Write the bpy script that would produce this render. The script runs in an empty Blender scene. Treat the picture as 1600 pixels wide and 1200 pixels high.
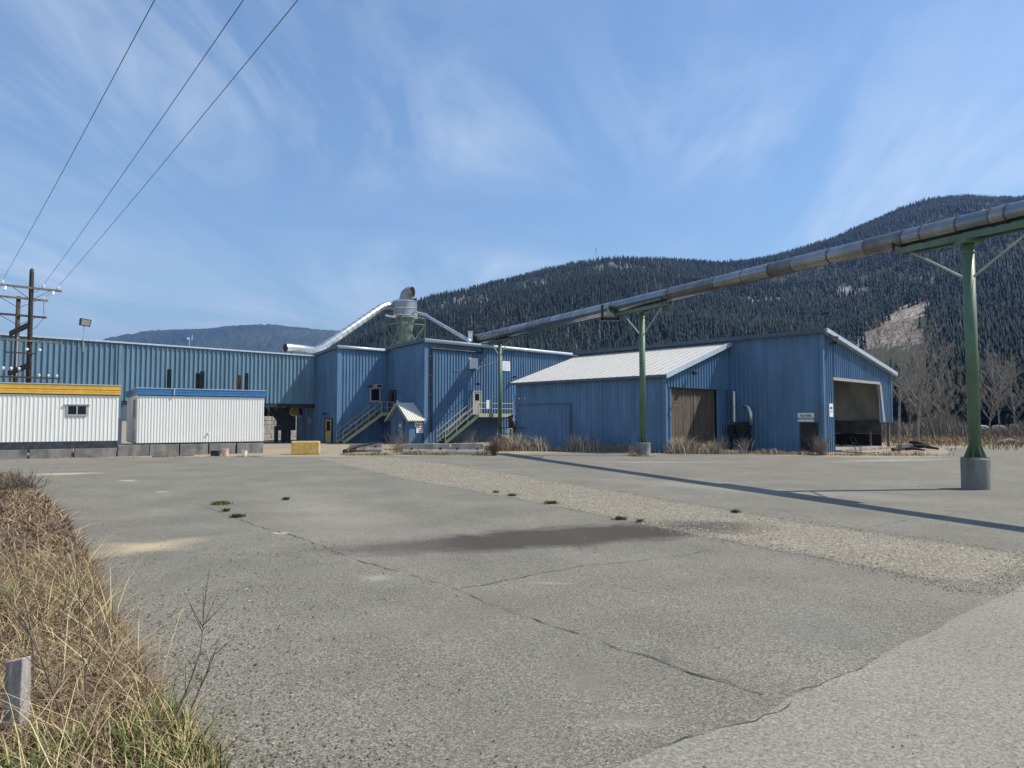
import bpy, bmesh, math, random
import numpy as np
from mathutils import Vector, Matrix
from mathutils.geometry import tessellate_polygon
random.seed(7); rng = np.random.default_rng(7)
R = math.radians
sc = bpy.context.scene
C = sc.collection
# ------------------------------------------------------------------ camera, sky, sun, exposure
F_PX, HOR, H = 1090.0, 657.0, 2.0
TH = math.atan((HOR-600)/F_PX)
cam_d = bpy.data.cameras.new('camera'); cam = bpy.data.objects.new('camera', cam_d); C.objects.link(cam)
cam.location = (0, 0, H); cam.rotation_euler = (R(90)+TH, 0, 0)
cam_d.sensor_width = 36; cam_d.lens = 36*F_PX/1600; cam_d.clip_start = 0.05; cam_d.clip_end = 30000
sc.camera = cam
SUN_AZ, SUN_EL = 7.0, 50.0            # azimuth from +X towards +Y
sun_d = bpy.data.lights.new('sun', 'SUN'); sun = bpy.data.objects.new('sun', sun_d); C.objects.link(sun)
sv = Vector((math.cos(R(SUN_AZ))*math.cos(R(SUN_EL)), math.sin(R(SUN_AZ))*math.cos(R(SUN_EL)), math.sin(R(SUN_EL))))
sun.rotation_euler = sv.to_track_quat('Z', 'Y').to_euler()
sun.location = (60, 20, 90)
sun_d.energy = 5.0; sun_d.angle = R(0.53); sun_d.color = (1.0, 0.93, 0.82)
w = bpy.data.worlds.new('World'); sc.world = w; w.use_nodes = True
nt = w.node_tree; nt.nodes.clear()
def N(nt, t, **k):
    n = nt.nodes.new(t)
    for a, b in k.items():
        if a == 'inp':
            for i, v in b.items(): n.inputs[i].default_value = v
        else: setattr(n, a, b)
    return n
wo = N(nt, 'ShaderNodeOutputWorld'); bg = N(nt, 'ShaderNodeBackground', inp={'Strength': 0.118})
sky = N(nt, 'ShaderNodeTexSky', sky_type='NISHITA')
sky.sun_disc = False; sky.sun_elevation = R(SUN_EL); sky.sun_rotation = R(90-SUN_AZ)
sky.altitude = 400; sky.air_density = 1.25; sky.dust_density = 0.4; sky.ozone_density = 2.0
tc = N(nt, 'ShaderNodeTexCoord')
# thin cirrus, laid out on a plane high above the place
sep = N(nt, 'ShaderNodeSeparateXYZ'); nt.links.new(tc.outputs['Generated'], sep.inputs[0])
zc = N(nt, 'ShaderNodeMath', operation='MAXIMUM', inp={1: 0.0}); nt.links.new(sep.outputs['Z'], zc.inputs[0])
za = N(nt, 'ShaderNodeMath', operation='ADD', inp={1: 0.12}); nt.links.new(zc.outputs[0], za.inputs[0])
dx = N(nt, 'ShaderNodeMath', operation='DIVIDE'); nt.links.new(sep.outputs['X'], dx.inputs[0]); nt.links.new(za.outputs[0], dx.inputs[1])
dy = N(nt, 'ShaderNodeMath', operation='DIVIDE'); nt.links.new(sep.outputs['Y'], dy.inputs[0]); nt.links.new(za.outputs[0], dy.inputs[1])
cb = N(nt, 'ShaderNodeCombineXYZ'); nt.links.new(dx.outputs[0], cb.inputs[0]); nt.links.new(dy.outputs[0], cb.inputs[1])
mp = N(nt, 'ShaderNodeMapping', inp={'Rotation': (0, 0, R(-14)), 'Scale': (1.5, 0.55, 1), 'Location': (1.9, 0.3, 0)}); nt.links.new(cb.outputs[0], mp.inputs[0])
n1 = N(nt, 'ShaderNodeTexNoise', inp={'Scale': 0.9, 'Detail': 7, 'Roughness': 0.6, 'Distortion': 1.3}); nt.links.new(mp.outputs[0], n1.inputs['Vector'])
mp2 = N(nt, 'ShaderNodeMapping', inp={'Rotation': (0, 0, R(20)), 'Scale': (0.35, 0.5, 1), 'Location': (2.3, 0.9, 0)}); nt.links.new(cb.outputs[0], mp2.inputs[0])
n2 = N(nt, 'ShaderNodeTexNoise', inp={'Scale': 1.2, 'Detail': 4, 'Roughness': 0.5, 'Distortion': 0.3}); nt.links.new(mp2.outputs[0], n2.inputs['Vector'])
r1 = N(nt, 'ShaderNodeMapRange', inp={'From Min': 0.40, 'From Max': 0.80}); nt.links.new(n1.outputs[0], r1.inputs[0])
r2 = N(nt, 'ShaderNodeMapRange', inp={'From Min': 0.38, 'From Max': 0.68}); nt.links.new(n2.outputs[0], r2.inputs[0])
mm = N(nt, 'ShaderNodeMath', operation='MULTIPLY'); nt.links.new(r1.outputs[0], mm.inputs[0]); nt.links.new(r2.outputs[0], mm.inputs[1])
m3 = N(nt, 'ShaderNodeMath', operation='MULTIPLY_ADD', inp={1: 0.95, 2: 0.10}); nt.links.new(mm.outputs[0], m3.inputs[0])
mix = N(nt, 'ShaderNodeMix', data_type='RGBA'); nt.links.new(m3.outputs[0], mix.inputs[0])
hs = N(nt, 'ShaderNodeHueSaturation', inp={'Saturation': 1.22}); nt.links.new(sky.outputs[0], hs.inputs['Color']); nt.links.new(hs.outputs[0], mix.inputs[6]); mix.inputs[7].default_value = (6.3, 6.8, 7.5, 1)
nt.links.new(mix.outputs[2], bg.inputs[0]); nt.links.new(bg.outputs[0], wo.inputs[0])
sc.view_settings.view_transform = 'Standard'; sc.view_settings.look = 'None'
sc.view_settings.exposure = 0.42; sc.view_settings.gamma = 1
sc.cycles.max_bounces = 6; sc.cycles.diffuse_bounces = 3; sc.cycles.volume_bounces = 0
sc.cycles.use_denoising = True
# ------------------------------------------------------------------ where a thing stands
def ray(px, py):
    u = (px-800)/F_PX; v = (600-py)/F_PX
    return Vector((u, math.cos(TH)-v*math.sin(TH), math.sin(TH)+v*math.cos(TH)))
def at(px, py, Y):
    d = ray(px, py); return Vector((d.x/d.y*Y, Y, H+d.z/d.y*Y))
def G(px, py, z=0.0):
    d = ray(px, py); k = (z-H)/d.z; return Vector((d.x*k, d.y*k, z))
def G2(px, py): g = G(px, py); return (g.x, g.y)
AA = Vector((.7237, .6901, 0)); BB = Vector((-.6901, .7237, 0))
def hit(px, py, base, n):
    """ray against the vertical plane through base with normal n: returns a, b, z relative to base in the yard's A/B axes"""
    d = ray(px, py); o = Vector((0, 0, H)); k = (Vector((base[0], base[1], 0))-o).dot(n)/d.dot(n); p = o+d*k-Vector((base[0], base[1], 0))
    return p.dot(AA), p.dot(BB), p.z
# ------------------------------------------------------------------ mesh helpers
def origin(p):
    v = Vector((0, 0, 0))
    while p is not None: v += p.location; p = p.parent
    return v
class MB:
    """collects shapes; build() links them as ONE mesh object. base: corner of an A/B frame, None for world axes"""
    def __init__(s, base=None): s.v = []; s.f = []; s.base = base; s.mk = []
    def w(s, p):
        if s.base is None: return Vector(p)
        return wp(s.base, p[0], p[1], p[2])
    def poly(s, pts):
        i = len(s.v); s.v += [s.w(p) for p in pts]; s.f.append(tuple(range(i, i+len(pts))))
    def hexa(s, p):
        s.mk.append((len(s.v), len(s.f))); i = len(s.v); s.v += [s.w(q) for q in p]
        for f in ((0, 3, 2, 1), (4, 5, 6, 7), (0, 1, 5, 4), (1, 2, 6, 5), (2, 3, 7, 6), (3, 0, 4, 7)): s.f.append(tuple(i+k for k in f))
        return s
    def box(s, x0, y0, z0, x1, y1, z1):
        return s.hexa([(x0, y0, z0), (x1, y0, z0), (x1, y1, z0), (x0, y1, z0), (x0, y0, z1), (x1, y0, z1), (x1, y1, z1), (x0, y1, z1)])
    def beam(s, a, b, wd, ht):
        """rectangular bar from a to b (frame coordinates)"""
        a = Vector(a); b = Vector(b); d = (b-a).normalized()
        up = Vector((0, 0, 1)) if abs(d.z) < .95 else Vector((1, 0, 0))
        r = d.cross(up).normalized()*wd/2; u = r.cross(d).normalized()*ht/2
        return s.hexa([a-r-u, a+r-u, b+r-u, b-r-u, a-r+u, a+r+u, b+r+u, b-r+u])
    def tube(s, pts, rad, n=8, cap=True):
        s.mk.append((len(s.v), len(s.f))); pts = [Vector(p) for p in pts]
        if not isinstance(rad, (list, tuple)): rad = [rad]*len(pts)
        i0 = len(s.v); prev = None
        for k, p in enumerate(pts):
            d = (pts[min(k+1, len(pts)-1)]-pts[max(k-1, 0)]).normalized()
            if prev is None:
                up = Vector((0, 0, 1)) if abs(d.z) < .9 else Vector((1, 0, 0)); x = d.cross(up).normalized()
            else:
                x = (prev-d*prev.dot(d)).normalized()
            prev = x; y = d.cross(x)
            for j in range(n):
                t = 2*math.pi*j/n; s.v.append(s.w(p+(x*math.cos(t)+y*math.sin(t))*rad[k]))
        for k in range(len(pts)-1):
            for j in range(n):
                a = i0+k*n+j; b = i0+k*n+(j+1) % n; s.f.append((a, b, b+n, a+n))
        if cap:
            s.f.append(tuple(i0+j for j in range(n))[::-1]); e = i0+(len(pts)-1)*n; s.f.append(tuple(e+j for j in range(n)))
        return s
    def corr(s, p0, axis, L, z0, z1, out, pitch=.33, dep=.045, rib=.34):
        dep = dep*1.7 if dep > .03 else dep; rib = min(.42, rib*1.2)
        if axis == 'b': dep *= .45
        """ribbed metal sheeting along 'a' or 'b' from p0 for L; z0, z1 numbers or functions of the distance; out = +-1 side the ribs stand on"""
        f0 = z0 if callable(z0) else (lambda q: z0); f1 = z1 if callable(z1) else (lambda q: z1)
        q = 0; prof = []
        while q < L-1e-6:
            for fr, h in ((0, 0), (1-rib, 0), (1-rib*.82, 1), (1-rib*.18, 1)):
                if q+fr*pitch < L: prof.append((q+fr*pitch, h*dep))
            q += pitch
        prof.append((L, 0))
        prev = None
        for (q, h) in prof:
            if axis == 'a': a, b = (p0[0]+q, p0[1]+out*h, f0(q)), (p0[0]+q, p0[1]+out*h, f1(q))
            else: a, b = (p0[0]+out*h, p0[1]+q, f0(q)), (p0[0]+out*h, p0[1]+q, f1(q))
            i = len(s.v); s.v += [s.w(a), s.w(b)]
            if prev is not None: s.f.append((prev, i, i+1, prev+1))
            prev = i
        return s
    def build(s, name, m, parent=None, loc=None, smooth=False, bevel=0):
        o0 = origin(parent) if parent is not None else (Vector(loc) if loc is not None else Vector((0, 0, 0)))
        me = bpy.data.meshes.new(name); me.from_pydata([tuple(v-o0) for v in s.v], [], s.f); me.update()
        if smooth: me.polygons.foreach_set('use_smooth', [True]*len(me.polygons))
        o = bpy.data.objects.new(name, me); C.objects.link(o)
        if m: me.materials.append(m)
        if parent is not None: o.parent = parent
        elif loc is not None: o.location = o0
        if bevel:
            md = o.modifiers.new('bevel', 'BEVEL'); md.width = bevel; md.segments = 2; md.limit_method = 'ANGLE'
        return o
def build_each(s, name, m, parent, smooth=False, group=1):
    """every bar or tube of s as a part of its own; group: how many shapes make one piece"""
    mk = s.mk[::group]+[(len(s.v), len(s.f))]; out = []
    for (v0, f0), (v1, f1) in zip(mk[:-1], mk[1:]):
        q = MB(); q.v = s.v[v0:v1]; q.f = [tuple(i-v0 for i in f) for f in s.f[f0:f1]]; out.append(q.build(name, m, parent, smooth=smooth))
    return out
def tag(o, label=None, cat=None, group=None, kind=None):
    if label: o['label'] = label
    if cat: o['category'] = cat
    if group: o['group'] = group
    if kind: o['kind'] = kind
    return o
def thing(name, loc, label, cat, group=None):
    o = bpy.data.objects.new(name, None); C.objects.link(o); o.location = loc; o.empty_display_size = .3
    return tag(o, label, cat, group)
def struct(o): o['kind'] = 'structure'; return o
def fab(base): return Vector((base[0], base[1], 0))
def wp(base, a, b, z=0):
    if len(base) > 3: return Vector((base[0], base[1], z))+base[2]*a+base[3]*b
    return Vector((base[0], base[1], z))+AA*a+BB*b
# ------------------------------------------------------------------ materials
def mat(name, col, rough=.6, metal=0, var=.12, vscale=3, bump=0, bscale=40, col2=None, spec=.5, streak=None, mottle=None):
    m = bpy.data.materials.new(name); m.use_nodes = True; t = m.node_tree; p = t.nodes['Principled BSDF']
    p.inputs['Roughness'].default_value = rough; p.inputs['Metallic'].default_value = metal
    p.inputs['Specular IOR Level'].default_value = spec
    g = N(t, 'ShaderNodeNewGeometry'); c = N(t, 'ShaderNodeMapping', inp={'Scale': streak or (1, 1, 1)}); t.links.new(g.outputs['Position'], c.inputs[0])
    n = N(t, 'ShaderNodeTexNoise', inp={'Scale': vscale, 'Detail': 5, 'Roughness': .6}); t.links.new(c.outputs[0], n.inputs['Vector'])
    r = N(t, 'ShaderNodeMapRange', inp={'From Min': .3, 'From Max': .7}); t.links.new(n.outputs[0], r.inputs[0])
    mx = N(t, 'ShaderNodeMix', data_type='RGBA')
    c2 = col2 or tuple(x*(1-var*2) for x in col)
    mx.inputs[6].default_value = (*[min(1, x*(1+var)) for x in col], 1); mx.inputs[7].default_value = (*c2, 1)
    t.links.new(r.outputs[0], mx.inputs[0]); out = mx.outputs[2]
    if mottle:
        n3 = N(t, 'ShaderNodeTexNoise', inp={'Scale': mottle[1], 'Detail': 3}); t.links.new(g.outputs['Position'], n3.inputs['Vector'])
        r3 = N(t, 'ShaderNodeMapRange', inp={'From Min': mottle[2], 'From Max': mottle[3]}); t.links.new(n3.outputs[0], r3.inputs[0])
        m4 = N(t, 'ShaderNodeMix', data_type='RGBA'); t.links.new(out, m4.inputs[6]); m4.inputs[7].default_value = (*mottle[0], 1); t.links.new(r3.outputs[0], m4.inputs[0]); out = m4.outputs[2]
    t.links.new(out, p.inputs['Base Color'])
    rr = N(t, 'ShaderNodeMapRange', inp={'From Min': .3, 'From Max': .7, 'To Min': max(.02, rough-.08), 'To Max': min(1, rough+.1)}); t.links.new(n.outputs[0], rr.inputs[0]); t.links.new(rr.outputs[0], p.inputs['Roughness'])
    if bump:
        nb = N(t, 'ShaderNodeTexNoise', inp={'Scale': bscale, 'Detail': 4}); t.links.new(g.outputs['Position'], nb.inputs['Vector'])
        b = N(t, 'ShaderNodeBump', inp={'Strength': bump, 'Distance': .05}); t.links.new(nb.outputs[0], b.inputs['Height']); t.links.new(b.outputs[0], p.inputs['Normal'])
    return m
def colmat(name, rough=.8, trans=0):
    m = bpy.data.materials.new(name); m.use_nodes = True; t = m.node_tree; p = t.nodes['Principled BSDF']
    a = N(t, 'ShaderNodeAttribute', attribute_name='Col'); t.links.new(a.outputs['Color'], p.inputs['Base Color'])
    p.inputs['Roughness'].default_value = rough; p.inputs['Specular IOR Level'].default_value = .15
    return m
M = {}
M['blue'] = mat('blue_paint', (.088, .182, .312), .5, 0, .14, 1.2, streak=(1.4, 1.4, .25), bump=.05, bscale=3, mottle=((.08, .14, .23), .45, .5, .8))
M['slate'] = mat('faded_blue_paint', (.125, .225, .31), .5, 0, .14, 1.2, streak=(1.4, 1.4, .2), bump=.05, bscale=3)
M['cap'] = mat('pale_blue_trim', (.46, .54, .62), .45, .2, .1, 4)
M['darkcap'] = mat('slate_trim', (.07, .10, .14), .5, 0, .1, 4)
M['whiteroof'] = mat('white_roof_sheet', (.56, .55, .51), .5, 0, .03, .5)
M['seam'] = mat('stained_seam', (.40, .37, .31), .6, 0, .2, 2)
M['greyroof'] = mat('grey_roof_sheet', (.4, .42, .44), .5, .2, .1, 2)
M['white'] = mat('white_siding', (.76, .76, .73), .5, 0, .03, 3, streak=(1, 1, .15), mottle=((.70, .70, .66), 1.2, .55, .95))
M['yellow'] = mat('yellow_fascia', (.72, .42, .06), .6, 0, .1, 3, mottle=((.45, .30, .09), 2.5, .6, .85))
M['royal'] = mat('royal_blue_fascia', (.045, .19, .46), .45, 0, .1, 3)
M['skirt'] = mat('dark_skirting', (.035, .045, .06), .8, 0, .3, 4, bump=.2)
M['concrete'] = mat('concrete', (.30, .29, .265), .9, 0, .18, 2.2, bump=.4, bscale=25, mottle=((.15, .145, .13), 1.6, .48, .75))
M['dconcrete'] = mat('weathered_concrete', (.23, .225, .21), .9, 0, .2, 2.2, bump=.4, bscale=25, streak=(1, 1, .25), mottle=((.09, .09, .085), 1.3, .5, .75))
M['yblock'] = mat('worn_yellow_paint', (.66, .42, .10), .8, 0, .14, 5, bump=.3, bscale=20, mottle=((.50, .45, .35), 3.5, .55, .68))
M['galv'] = mat('galvanised_steel', (.60, .62, .63), .34, .85, .12, 1.5, bump=.04, bscale=6)
M['tube'] = mat('tube_steel', (.25, .26, .28), .2, .92, .18, .8, bump=.03, bscale=4)
M['tube2'] = mat('worn_tube_steel', (.20, .19, .18), .3, .85, .2, 1.5, bump=.05, bscale=6)
M['tube3'] = mat('bright_tube_steel', (.30, .30, .295), .24, .9, .14, 1.2, bump=.03, bscale=6)
M['cyc'] = mat('dull_steel', (.27, .31, .34), .5, .6, .15, 1.5, streak=(1, 1, .3))
M['green'] = mat('green_paint', (.095, .16, .095), .5, 0, .14, 2.5, streak=(1, 1, .3), mottle=((.12, .14, .08), 4, .6, .8))
M['palegreen'] = mat('pale_green_paint', (.36, .42, .34), .5, 0, .12, 3)
M['conegreen'] = mat('dull_green_steel', (.15, .19, .155), .5, .3, .15, 1.5)
M['rail'] = mat('pale_yellow_rail', (.40, .39, .27), .5, 0, .12, 6, mottle=((.3, .18, .08), 6, .6, .75))
M['ochre'] = mat('mustard_paint', (.50, .36, .10), .55, 0, .1, 3)
M['greydoor'] = mat('grey_door_paint', (.36, .35, .32), .5, 0, .1, 3)
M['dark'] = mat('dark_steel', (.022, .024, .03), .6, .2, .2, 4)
M['black'] = mat('black_iron', (.012, .013, .016), .6, 0, .2, 4)
M['glass'] = mat('dark_glass', (.010, .012, .016), .25, 0, .1, 2, spec=.3)
M['wood'] = mat('weathered_plank', (.115, .085, .062), .85, 0, .3, 1.5, streak=(6, 6, .5), bump=.3, bscale=20)
M['polewood'] = mat('creosoted_timber', (.055, .043, .034), .85, 0, .3, 3, streak=(4, 4, .4), bump=.3, bscale=20)
M['armwood'] = mat('grey_timber', (.16, .14, .12), .85, 0, .25, 4, bump=.2)
M['stake'] = mat('bleached_wood', (.33, .30, .285), .85, 0, .2, 9, streak=(3, 3, .4), bump=.2)
M['porcelain'] = mat('porcelain', (.7, .72, .72), .25, 0, .03, 4)
M['board'] = mat('white_board', (.72, .74, .74), .5, 0, .04, 8)
M['red'] = mat('red_letter_paint', (.35, .03, .04), .5)
M['ink'] = mat('black_letter_paint', (.03, .025, .045), .5)
M['inner'] = mat('plywood_lining', (.46, .46, .43), .8, 0, .2, 1.0, streak=(1, 1, .4))
M['darkboard'] = mat('dark_board', (.10, .10, .10), .8, 0, .2, 1.5)
M['rope'] = mat('cable_rubber', (.03, .03, .035), .5)
M['rust'] = mat('rusty_steel', (.13, .07, .04), .8, .2, .3, 5)
M['bucket'] = mat('pink_plastic', (.62, .42, .36), .4)
M['redp'] = mat('red_paint', (.4, .04, .04), .5)
M['veg'] = colmat('plant_matter', .75)
M['conifer'] = colmat('conifer_needles', .85)
M['hillside'] = colmat('forest_floor', .95)
_t = M['hillside'].node_tree; _p = _t.nodes['Principled BSDF']; _g = N(_t, 'ShaderNodeNewGeometry'); _m = N(_t, 'ShaderNodeMapping', inp={'Rotation': (0, 0, .5), 'Scale': (1, 2.5, 1)}); _t.links.new(_g.outputs['Position'], _m.inputs[0])
_n = N(_t, 'ShaderNodeTexNoise', inp={'Scale': .12, 'Detail': 6, 'Roughness': .7}); _t.links.new(_m.outputs[0], _n.inputs['Vector']); _r = N(_t, 'ShaderNodeMapRange', inp={'From Min': .36, 'From Max': .66, 'To Min': .4, 'To Max': 1.6}); _t.links.new(_n.outputs[0], _r.inputs[0])
_s = N(_t, 'ShaderNodeVectorMath', operation='SCALE'); _t.links.new(_t.nodes['Attribute'].outputs['Color'], _s.inputs[0]); _t.links.new(_r.outputs[0], _s.inputs['Scale']); _t.links.new(_s.outputs[0], _p.inputs['Base Color'])
# ground materials -------------------------------------------------
def groundmat(name, c_dark, c_light, grain, c_patch=None, patch=(.5, .7), pscale=.35, stains=(), bump=.5, chips=None, fine=.5, broad=.1):
    m = bpy.data.materials.new(name); m.use_nodes = True; t = m.node_tree; p = t.nodes['Principled BSDF']
    p.inputs['Roughness'].default_value = .92; p.inputs['Specular IOR Level'].default_value = .25
    g = N(t, 'ShaderNodeNewGeometry'); P = g.outputs['Position']
    vo = N(t, 'ShaderNodeTexVoronoi', inp={'Scale': grain}); t.links.new(P, vo.inputs['Vector'])
    sp = N(t, 'ShaderNodeSeparateColor'); t.links.new(vo.outputs['Color'], sp.inputs[0])
    pw = N(t, 'ShaderNodeMath', operation='POWER', inp={1: 1.8}); t.links.new(sp.outputs[0], pw.inputs[0])
    n1 = N(t, 'ShaderNodeTexNoise', inp={'Scale': grain*.35, 'Detail': 6, 'Roughness': .7}); t.links.new(P, n1.inputs['Vector'])
    r1 = N(t, 'ShaderNodeMapRange', inp={'From Min': .3, 'From Max': .72}); t.links.new(n1.outputs[0], r1.inputs[0])
    ad = N(t, 'ShaderNodeMix', data_type='FLOAT', inp={0: fine}); t.links.new(r1.outputs[0], ad.inputs[2]); t.links.new(pw.outputs[0], ad.inputs[3])
    mx = N(t, 'ShaderNodeMix', data_type='RGBA'); mx.inputs[6].default_value = (*c_dark, 1); mx.inputs[7].default_value = (*c_light, 1); t.links.new(ad.outputs[0], mx.inputs[0]); out = mx.outputs[2]
    nb = N(t, 'ShaderNodeTexNoise', inp={'Scale': .55, 'Detail': 6, 'Roughness': .62}); t.links.new(P, nb.inputs['Vector'])
    rb = N(t, 'ShaderNodeMapRange', inp={'From Min': .3, 'From Max': .7, 'To Min': 1-broad, 'To Max': 1+broad}); t.links.new(nb.outputs[0], rb.inputs[0])
    ml = N(t, 'ShaderNodeVectorMath', operation='SCALE'); t.links.new(out, ml.inputs[0]); t.links.new(rb.outputs[0], ml.inputs['Scale']); out = ml.outputs[0]
    if c_patch:
        n2 = N(t, 'ShaderNodeTexNoise', inp={'Scale': pscale, 'Detail': 7, 'Roughness': .65}); t.links.new(P, n2.inputs['Vector'])
        r2 = N(t, 'ShaderNodeMapRange', inp={'From Min': patch[0], 'From Max': patch[1], 'To Max': .8}); t.links.new(n2.outputs[0], r2.inputs[0])
        m2 = N(t, 'ShaderNodeMix', data_type='RGBA'); t.links.new(out, m2.inputs[6]); m2.inputs[7].default_value = (*c_patch, 1); t.links.new(r2.outputs[0], m2.inputs[0]); out = m2.outputs[2]
    if stains:
        nw = N(t, 'ShaderNodeTexNoise', inp={'Scale': 1.3, 'Detail': 6, 'Roughness': .7}); t.links.new(P, nw.inputs['Vector'])
        for (cx, cy, rx, ry, ang, colr, amt, soft) in stains:
            mp = N(t, 'ShaderNodeMapping', vector_type='TEXTURE', inp={'Location': (cx, cy, 0), 'Rotation': (0, 0, ang), 'Scale': (rx, ry, 1000)}); t.links.new(P, mp.inputs[0])
            ln = N(t, 'ShaderNodeVectorMath', operation='LENGTH'); t.links.new(mp.outputs[0], ln.inputs[0])
            a = N(t, 'ShaderNodeMath', operation='MULTIPLY_ADD', inp={1: 1.1, 2: -.55}); t.links.new(nw.outputs[0], a.inputs[0])
            b = N(t, 'ShaderNodeMath', operation='ADD'); t.links.new(ln.outputs['Value'], b.inputs[0]); t.links.new(a.outputs[0], b.inputs[1])
            r = N(t, 'ShaderNodeMapRange', inp={'From Min': 1.0, 'From Max': 1.0-soft, 'To Min': 0, 'To Max': amt}); t.links.new(b.outputs[0], r.inputs[0])
            x = N(t, 'ShaderNodeMix', data_type='RGBA'); t.links.new(out, x.inputs[6]); x.inputs[7].default_value = (*colr, 1); t.links.new(r.outputs[0], x.inputs[0]); out = x.outputs[2]
    t.links.new(out, p.inputs['Base Color'])
    bp = N(t, 'ShaderNodeBump', inp={'Strength': bump, 'Distance': .012}); t.links.new(ad.outputs[0], bp.inputs['Height']); t.links.new(bp.outputs[0], p.inputs['Normal'])
    return m
def stain(pa, pb, wd, colr, amt, soft=.5):
    a = Vector(G2(*pa)); b = Vector(G2(*pb)); c = (a+b)/2; d = b-a
    return (c.x, c.y, d.length/2, wd/2, math.atan2(d.y, d.x), colr, amt, soft)
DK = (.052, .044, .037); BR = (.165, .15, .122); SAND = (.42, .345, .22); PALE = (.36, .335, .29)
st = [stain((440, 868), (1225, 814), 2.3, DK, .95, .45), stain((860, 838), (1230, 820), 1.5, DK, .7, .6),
      stain((400, 905), (560, 885), .6, BR, .5), stain((380, 925), (620, 905), .7, BR, .35, .8), stain((700, 935), (790, 930), .7, BR, .6), stain((850, 862), (900, 862), .35, BR, .6),
      stain((935, 893), (980, 893), .3, BR, .5), stain((20, 742), (170, 739), 1.6, SAND, .9, .7), stain((95, 878), (330, 838), 1.0, SAND, .85, .9), stain((120, 850), (330, 858), .8, SAND, .7, .9),
      stain((185, 750), (215, 752), .5, SAND, .8), stain((245, 768), (262, 769), .4, SAND, .7), stain((425, 832), (452, 834), .25, SAND, .9),
      stain((200, 800), (245, 802), .4, BR, .6), stain((430, 1010), (800, 950), 1.2, BR, .3, .9), stain((1290, 722), (1500, 716), 2.5, PALE, .6, .9),
      stain((1150, 740), (1350, 745), 1.2, BR, .35, .9), stain((900, 722), (1150, 722), 1.5, PALE, .5, .9), stain((1180, 960), (1420, 1010), 1.6, (.13, .13, .125), .4, 1.0), stain((620, 1180), (900, 1100), 2.0, (.15, .145, .12), .3, 1)]
_r = random.Random(31)
for _i in range(16):
    _x = _r.uniform(350, 1500); _y = _r.uniform(745, 1150); _w = _r.uniform(8, 40)*(_y-600)/250; st.append(stain((_x-_w, _y+_r.uniform(-3, 3)), (_x+_w, _y), _r.uniform(.15, .7), _r.choice([BR, (.10, .095, .085), (.12, .11, .095), PALE]), _r.uniform(.25, .6), .9))
st += [stain((560, 720), (1010, 1150), 1.0, (.12, .115, .10), .22, 1), stain((700, 716), (1350, 1100), 1.0, (.12, .115, .10), .2, 1), stain((860, 745), (1600, 790), 2.5, PALE, .35, 1), stain((430, 760), (700, 900), 3.0, PALE, .28, 1)]
M['asphalt'] = groundmat('aged_asphalt', (.046, .045, .037), (.34, .325, .268), 88, stains=st, c_patch=(.135, .13, .11), patch=(.5, .72), pscale=.25, fine=.62, broad=.17)
M['asphalt2'] = groundmat('pale_asphalt', (.09, .086, .072), (.39, .375, .31), 88, fine=.4, broad=.07)
M['gravel'] = groundmat('crushed_gravel', (.07, .064, .05), (.44, .405, .32), 42, c_patch=(.21, .19, .145), patch=(.48, .68), pscale=.8, bump=1, fine=.7,
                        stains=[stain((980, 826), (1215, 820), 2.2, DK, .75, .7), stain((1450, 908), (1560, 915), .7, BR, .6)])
M['dirt'] = groundmat('sandy_yard_dirt', (.16, .135, .095), (.42, .36, .26), 25, c_patch=(.19, .165, .12), patch=(.5, .7), pscale=.3, bump=.8)
M['drygrass_soil'] = groundmat('grassy_soil', (.10, .08, .045), (.25, .2, .11), 30, bump=1)
M['crack'] = mat('crack_filler', (.06, .057, .05), .95)
# ------------------------------------------------------------------ the ground
def sheet(name, pts, z, m, step=.5, jit=.05, seed=1, thick=0):
    """flat polygon with a ragged edge; pts are ground points"""
    r = random.Random(seed); out = []
    n = len(pts)
    for i in range(n):
        a = Vector(pts[i]); b = Vector(pts[(i+1) % n]); L = (b-a).length; k = max(1, min(120, int(L/step)))
        nx = Vector((-(b-a).y, (b-a).x)).normalized()
        ph = r.random()*6
        for j in range(k):
            q = a+(b-a)*(j/k)
            if j: q = q+nx*(r.uniform(-1, 1)*jit+math.sin(j*.7+ph)*jit*.7)
            out.append(q)
    tri = tessellate_polygon([[Vector((p.x, p.y, 0)) for p in out]])
    me = bpy.data.meshes.new(name)
    if thick:
        k = len(out); vs = [(p.x, p.y, z) for p in out]+[(p.x, p.y, z-thick) for p in out]
        fs = [tuple(t) for t in tri]+[(i, (i+1) % k, (i+1) % k+k, i+k) for i in range(k)]
    else: vs = [(p.x, p.y, z) for p in out]; fs = [tuple(t) for t in tri]
    me.from_pydata(vs, [], fs); me.update()
    bm = bmesh.new(); bm.from_mesh(me); 
    for f in bm.faces:
        if abs(f.normal.z) > .9 and f.normal.z < 0: f.normal_flip()
    bm.to_mesh(me); bm.free()
    me.materials.append(m)
    o = bpy.data.objects.new(name, me); C.objects.link(o); return struct(o)
g = MB()
ks = [-9000, -3000, -1000, -300, -100, 0, 30, 60, 100, 200, 400, 1000, 3000, 9000]
for i in range(len(ks)-1):
    for j in range(len(ks)-1): g.poly([(ks[i], ks[j], -.012), (ks[i+1], ks[j], -.012), (ks[i+1], ks[j+1], -.012), (ks[i], ks[j+1], -.012)])
struct(g.build('ground', M['dirt']))
asp = [G2(*p) for p in ((-120, 724), (20, 717), (200, 715), (412, 713.5), (520, 714), (620, 712.5), (760, 711), (900, 707), (1000, 709), (1150, 710), (1290, 713), (1380, 716), (1470, 714), (1485, 706), (1475, 700), (1600, 696.5))]
asp += [(95, 62), (90, -25), (-5.5, -25), (-3.6, 0)]
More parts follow.
